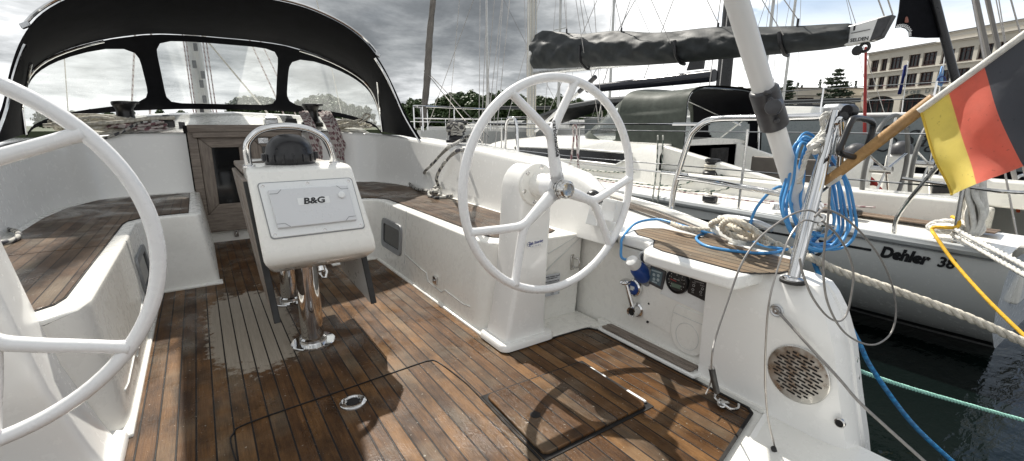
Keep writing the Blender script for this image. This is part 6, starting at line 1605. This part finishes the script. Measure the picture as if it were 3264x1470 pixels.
# steel wires of the stern gate
gw1 = rope('gate_wire', PL('Y', .62, (2068,548),(2040,530),(2000,536),(1950,566),(1905,605),(1865,665),(1830,760),(1800,850),(1791,900))+[(1.40,.83,.12),(1.385,.835,.07)],   .0028, M['wirec'], 'thin steel gate wire arching from the bracket down to a snap hook on the teak', 'wire')
b = MB(); b.tube([P(1790,925,'Y',.70),P(1796,955,'Y',.70),P(1803,985,'Y',.72)], .0095, 10)
obj('wire_sleeve', b, M['rubber'], gw1)
b = MB(); b.tube(cat([P(1803,985,'Z',.02),P(1798,1000,'Z',.012),P(1808,1012,'Z',.010),P(1822,1020,'Z',.012),P(1840,1030,'Z',.010),P(1856,1028,'Z',.010),P(1858,1018,'Z',.012)],5), .0052, 8); b.tube(cat([P(1812,1005,'Z',.01),P(1806,1016,'Z',.01),P(1818,1024,'Z',.01),P(1828,1016,'Z',.01)],5,True), .0042, 8, closed=True); b.obox(P(1823,1015,'Z',.014), (.012,-.008,0), (.004,.006,0), (0,0,.005))
obj('snap_hook', b, M['chrome'], gw1)
gw2 = rope('gate_wire', PL('Y', .60, (2055,560),(2020,556),(1985,600),(1955,680),(1935,760),(1927,850),(1925,960),(1932,1050),(1948,1120),(1955,1160),(1962,1200)), .0027, M['wire'], 'steel gate wire hanging straight in front of the loudspeaker grille', 'wire')
b = MB(); b.tube(PL('Y', .598, (1946,1128),(1954,1155),(1966,1210)), .0085, 10); obj('wire_sleeve', b, M['rubber'], gw2)
rope('gate_wire', [P(1957,785,'X',1.572),P(1985,815,'X',1.56),P(2030,865,'X',1.55),P(2110,952,'X',1.56),P(2160,1010,'X',1.58),P(2230,1075,'X',1.60),P(2330,1165,'X',1.63),P(2420,1250,'X',1.66)], .0046, M['wirec'], 'grey laid wire from the eye bolt running down past the grille', 'wire')
rope('gate_wire', PL('Y', .52, (2012,650),(2020,690),(2045,750),(2080,795),(2110,808),(2130,790),(2142,740),(2147,690),(2135,640),(2105,590),(2068,556)), .0030, M['wirec'], 'smaller hanging loop of grey wire in front of the neighbouring hull', 'wire')
rope('gate_wire', PL('Y', .50, (2050,545),(2075,528),(2120,545),(2170,590),(2215,650),(2245,720),(2254,790),(2240,840),(2205,866),(2165,862),(2120,832),(2085,770),(2072,700),(2074,620),(2082,560),(2088,470)), .0030, M['wirec'], 'large hanging loop of grey wire in front of the neighbouring hull', 'wire')
# ensign on its staff
en = thing('ensign', 'black, red and yellow flag on a varnished wooden staff leaning out over the stern', 'flag', P(2070,470,'X',1.73))
s0, s1 = P(2052,478,'X',1.73), P(2345,252,'X',1.71); s2 = P(2352,247,'X',1.71)
b = MB(); b.tube([s0, s0.lerp(s1,.5), s1, s2], .0165, 16); obj('flag_staff', b, M['varnish'], en)
b = MB(); b.tube([s0+(s0-s1)*.02, s0.lerp(s1,.10)], .021, 14); obj('staff_socket', b, M['chrome'], en)
def fp(u, v): # u along the staff, v down the fly
    A = P(2316,276,'X',1.70).lerp(P(2600,72,'X',1.68), u); Bq = P(2388,492,'X',1.66).lerp(P(2720,360,'X',1.63), u)
    p = A.lerp(Bq, v); p += V((1,0,0))*(.022*math.sin(u*7+v*3.0)*v+.014*math.sin(u*13-v*5)*v+.010*math.sin(v*9+u*3)*v); return p+V((0,0,-.012*math.sin(v*PI)))
b = MB()
def skin(off): return [[fp(i/40, j/30)+V((off,0,0)) for j in range(31)] for i in range(41)]
fa, fb_ = skin(0), skin(.0018)
vs = [p for r in fa for p in r]+[p for r in fb_ for p in r]; fs = []; mis = []
N = 31; K = 41*31
for i in range(40):
    for j in range(30):
        mi = 0 if (i+.5)/40 < .285 else (1 if (i+.5)/40 < .60 else 2)
        fs.append((i*N+j,(i+1)*N+j,(i+1)*N+j+1,i*N+j+1)); mis.append(mi); fs.append((K+i*N+j,K+i*N+j+1,K+(i+1)*N+j+1,K+(i+1)*N+j)); mis.append(mi)
base_i = len(b.v); b.v += vs; b.f += [list(f) for f in fs]; b.mi += mis; b.uv += [None]*len(fs)
def cloth(name, col):
    m = NT(name); pos = m.pos(); n1 = m.noise(pos, 14, 5, .65); n2 = m.noise(pos, 120, 3)
    c = m.mix(m.ramp(n1, [(.5, 0.), (.85, .35)]), col, tuple(v*.55 for v in col)); c = m.mix(m.ramp(n2, [(.66, 0.), (.72, .4)]), c, tuple(v*.4 for v in col))
    tr = m.n('ShaderNodeBsdfTranslucent', {'Color': c}); m.p(Base_Color=c, Roughness=.85)
    mx = m.n('ShaderNodeMixShader', {0: .62, 1: m.b.outputs[0], 2: tr.outputs[0]}); m.t.links.new(mx.outputs[0], m.out.inputs['Surface'])
    m.bump(m.noise(pos, 30, 4), .2, .01); return m.mat
obj('flag_cloth', b, [cloth('yellow_bunting', (.97,.85,.30)), cloth('red_bunting', (.92,.31,.23)), cloth('black_bunting', (.17,.178,.20))], en, sharp=180)
b = MB(); b.tube([P(2312,280,'X',1.70).lerp(P(2600,70,'X',1.68), k/20) for k in range(21)], .0088, 12); obj('flag_sleeve', b, M['ropew'], en)
b = MB(); b.tube([fp(.0, k/24)+V((0,0,0)) for k in range(25)], .0035, 6); obj('flag_hem', b, simple('hem_thread', (.60,.42,.05), .8), en)
b = MB(); q = P(2078,450,'X',1.72)
for k in range(4): b.tube([q.lerp(P(2100,436,'X',1.72), k/4)+V((.0,.024*math.cos(t*PI/6),.024*math.sin(t*PI/6))) for t in range(12)], .005, 6, closed=True)
tag(obj('lashing_rope', b, M['ropew'], base=q), 'thin white cord lashed round the flag staff at the bracket', 'rope')
# ropes of the neighbour's stern
zq = .40
rope('mooring_rope', [P(2345,572,'X',3.66),P(2375,568,'X',3.68),P(2420,575,'X',3.66),P(2440,570,'X',3.70),P(2400,558,'X',3.72),P(2350,562,'X',3.70),P(2340,575,'X',3.66),P(2390,582,'X',3.64),P(2430,568,'X',3.66),P(2405,572,'X',3.62),P(2360,572,'X',3.62)], .020, M['ropew'], 'white rope made fast on the stern cleat of the yacht alongside', n=8, strand=True, pitch=.12)
for i, (y0, y1, lab) in enumerate(((575,668,'upper of two white ropes stretched from the neighbouring stern cleat to the right'),(590,690,'lower of two white ropes stretched from the neighbouring stern cleat to the right'))):
    rope('mooring_line', [P(2395,y0-2,'X',3.60),P(2480,lerp(y0,y1,.46),'X',3.4),P(2576,y1,'X',3.2),P(2700,y1+70,'X',3.0)], .014, M['ropew'], lab, strand=True, pitch=.09)
rope('yellow_line', [P(2395,545,'X',3.66),P(2412,556,'X',3.60),P(2405,572,'X',3.58),P(2352,572,'X',3.56),P(2345,580,'X',3.55),P(2352,592,'X',3.50),P(2400,660,'X',3.42),P(2480,750,'X',3.3),P(2580,848,'X',3.2),P(2680,940,'X',3.1)], .0095, M['yellow'], 'yellow rope from the neighbouring stern cleat running down over the hull lettering')
b = MB(); q = P(2460,480,'X',3.55); rnd = random.Random(9)
for k in range(9):
    pts = [P(2452+rnd.uniform(-12,12)+20*math.sin(a)*(.6+.05*k), 515+rnd.uniform(-4,4)-76*math.cos(a), 'X', 3.60+.02*k) for a in [2*PI*t/10 for t in range(10)]]
    b.tube(cat(pts, 5, True), .014, 6, closed=True)
tag(obj('rope_coil', b, M['ropew'], sharp=180, base=q), 'white rope coil hanging on the neighbouring stern rail just below the flag', 'rope')
for i, x_ in enumerate((1655,1668)):
    rope('green_fleck_line', [P(x_,340,'X',3.58),P(x_-3,420,'X',3.56),P(x_-12,490,'X',3.44),P(x_-16,520,'X',3.43)], .007, M['ropegreen'], 'left of two green-flecked lines tied on the neighbouring guard wire' if i == 0 else 'right of two green-flecked lines tied on the neighbouring guard wire')
rope('fender_line', [P(1425,470,'X',2.06),P(1436,405,'X',2.05),P(1443,352,'X',2.04),P(1442,318,'X',2.03),P(1450,318,'X',2.03),P(1451,352,'X',2.04),P(1455,410,'X',2.05),P(1462,480,'X',2.06)], .0065, M['ropered'], 'pinkish fender line looped over our guard wire behind the right wheel')
# ================================================================== sky, sun, camera
SUNV = V((.10, .82, 1.0)).normalized()
w = bpy.data.worlds.new('World'); scene.world = w; w.use_nodes = True
nt = w.node_tree; nt.nodes.clear()
class WN(NT):
    def __init__(s): s.t = nt
W = WN()
sky = W.n('ShaderNodeTexSky', sky_type='NISHITA', sun_disc=False, sun_elevation=math.asin(SUNV.z), sun_rotation=math.atan2(SUNV.x, SUNV.y), air_density=1.0, dust_density=1.5)
gen = W.n('ShaderNodeTexCoord').outputs['Generated']
dx, dy, dz = W.xyz(gen)
zc = W.m('ADD', W.m('MAXIMUM', dz, 0.0), .16)
cv = W.comb(W.m('DIVIDE', dx, zc), W.m('DIVIDE', dy, zc), W.m('MULTIPLY', dz, 1.5))
big = W.noise(cv, .62, 7, .60, .35); med = W.noise(cv, 1.9, 8, .62, .3); det = W.noise(cv, 5.5, 5, .6)
def lobe(px, py, width):
    d = ray(px, py).normalized()
    dot = W.m('ADD', W.m('ADD', W.m('MULTIPLY', dx, d.x), W.m('MULTIPLY', dy, d.y)), W.m('MULTIPLY', dz, d.z))
    return W.ramp(dot, [(math.cos(R_(width)), 0.), (1.0, 1.)], 'EASE')
# heavy grey shower cloud ahead, bright cumulus to the right, dull veil to the left
shade = W.m('ADD', W.m('MULTIPLY', W.m('SUBTRACT', big, .5), .75), W.m('MULTIPLY', W.m('SUBTRACT', med, .5), .85))
shade = W.m('ADD', shade, W.m('MULTIPLY', W.m('SUBTRACT', det, .5), .25))
lev = W.m('ADD', shade, .60)
def vlobe(d, width):
    d = V(d).normalized()
    dot = W.m('ADD', W.m('ADD', W.m('MULTIPLY', dx, d.x), W.m('MULTIPLY', dy, d.y)), W.m('MULTIPLY', dz, d.z))
    return W.ramp(dot, [(math.cos(R_(width)), 0.), (1.0, 1.)], 'EASE')
for l_, amt in ((lobe(1180,120,22), -.26), (lobe(900,40,20), -.06), (lobe(1900,10,30), .34), (lobe(2500,-150,40), .18), (lobe(2330,160,8), -.12), (vlobe(-CF, 110), .10), (lobe(1180,250,8), .26), (lobe(1020,250,8), .16), (lobe(200,60,30), .04), (lobe(1800,220,12), .10)):  # reversed view lobe brightens the unseen sky behind the camera as added fill
    lev = W.m('ADD', lev, W.m('MULTIPLY', l_, amt))
lev = W.m('ADD', lev, W.m('MULTIPLY', W.ramp(dz, [(.02, 1.), (.12, 0.)], 'EASE'), .12))
col = W.ramp(lev, [(.08, (.105,.115,.125)), (.28, (.175,.188,.20)), (.50, (.33,.345,.355)), (.70, (.64,.655,.665)), (.90, (1.0,1.0,1.0)), (1.0, (1.15,1.15,1.14))])
dref = ray(2480, 1080); dref.z = -dref.z
gap = W.m('MULTIPLY', W.ramp(W.m('ADD', W.m('ADD', W.noise(cv, 1.25, 6, .55, .2), W.m('MULTIPLY', lobe(2020, 20, 18), .13)), W.m('MULTIPLY', vlobe(dref, 38), .32)), [(.60, 0.), (.70, .85)]), W.ramp(dz, [(.10, 0.), (.2, 1.)]))
gap = W.m('MULTIPLY', gap, W.m('SUBTRACT', 1.0, lobe(1150, 100, 30)))
bgs = W.n('ShaderNodeBackground', {'Color': sky.outputs[0], 'Strength': .10})
bgc = W.n('ShaderNodeBackground', {'Color': col, 'Strength': 1.0})
mixs = W.n('ShaderNodeMixShader', {0: W.m('SUBTRACT', 1.0, gap), 1: bgs.outputs[0], 2: bgc.outputs[0]})
nt.links.new(mixs.outputs[0], W.n('ShaderNodeOutputWorld').inputs['Surface'])

sl = bpy.data.lights.new('sun', 'SUN'); sl.energy = 4.8; sl.angle = R_(.6); sl.color = (1, .95, .87)
so_ = bpy.data.objects.new('sun', sl); COL.objects.link(so_)
so_.rotation_euler = SUNV.to_track_quat('Z', 'Y').to_euler(); so_.location = (0, 0, 20)

cd = bpy.data.cameras.new('camera'); cam = bpy.data.objects.new('camera', cd); COL.objects.link(cam)
cd.sensor_width = 36; cd.lens = FPX/3264*36; cd.clip_start = .02; cd.clip_end = 3000
rm = Matrix((CR, CU, -CF)).transposed().to_4x4(); rm.translation = CC; cam.matrix_world = rm
scene.camera = cam
vs_ = scene.view_settings; vs_.view_transform = 'Standard'; vs_.look = 'None'; vs_.exposure = .5; vs_.gamma = 1
scene.cycles.max_bounces = 8; scene.cycles.transparent_max_bounces = 12
scene.cycles.use_denoising = True
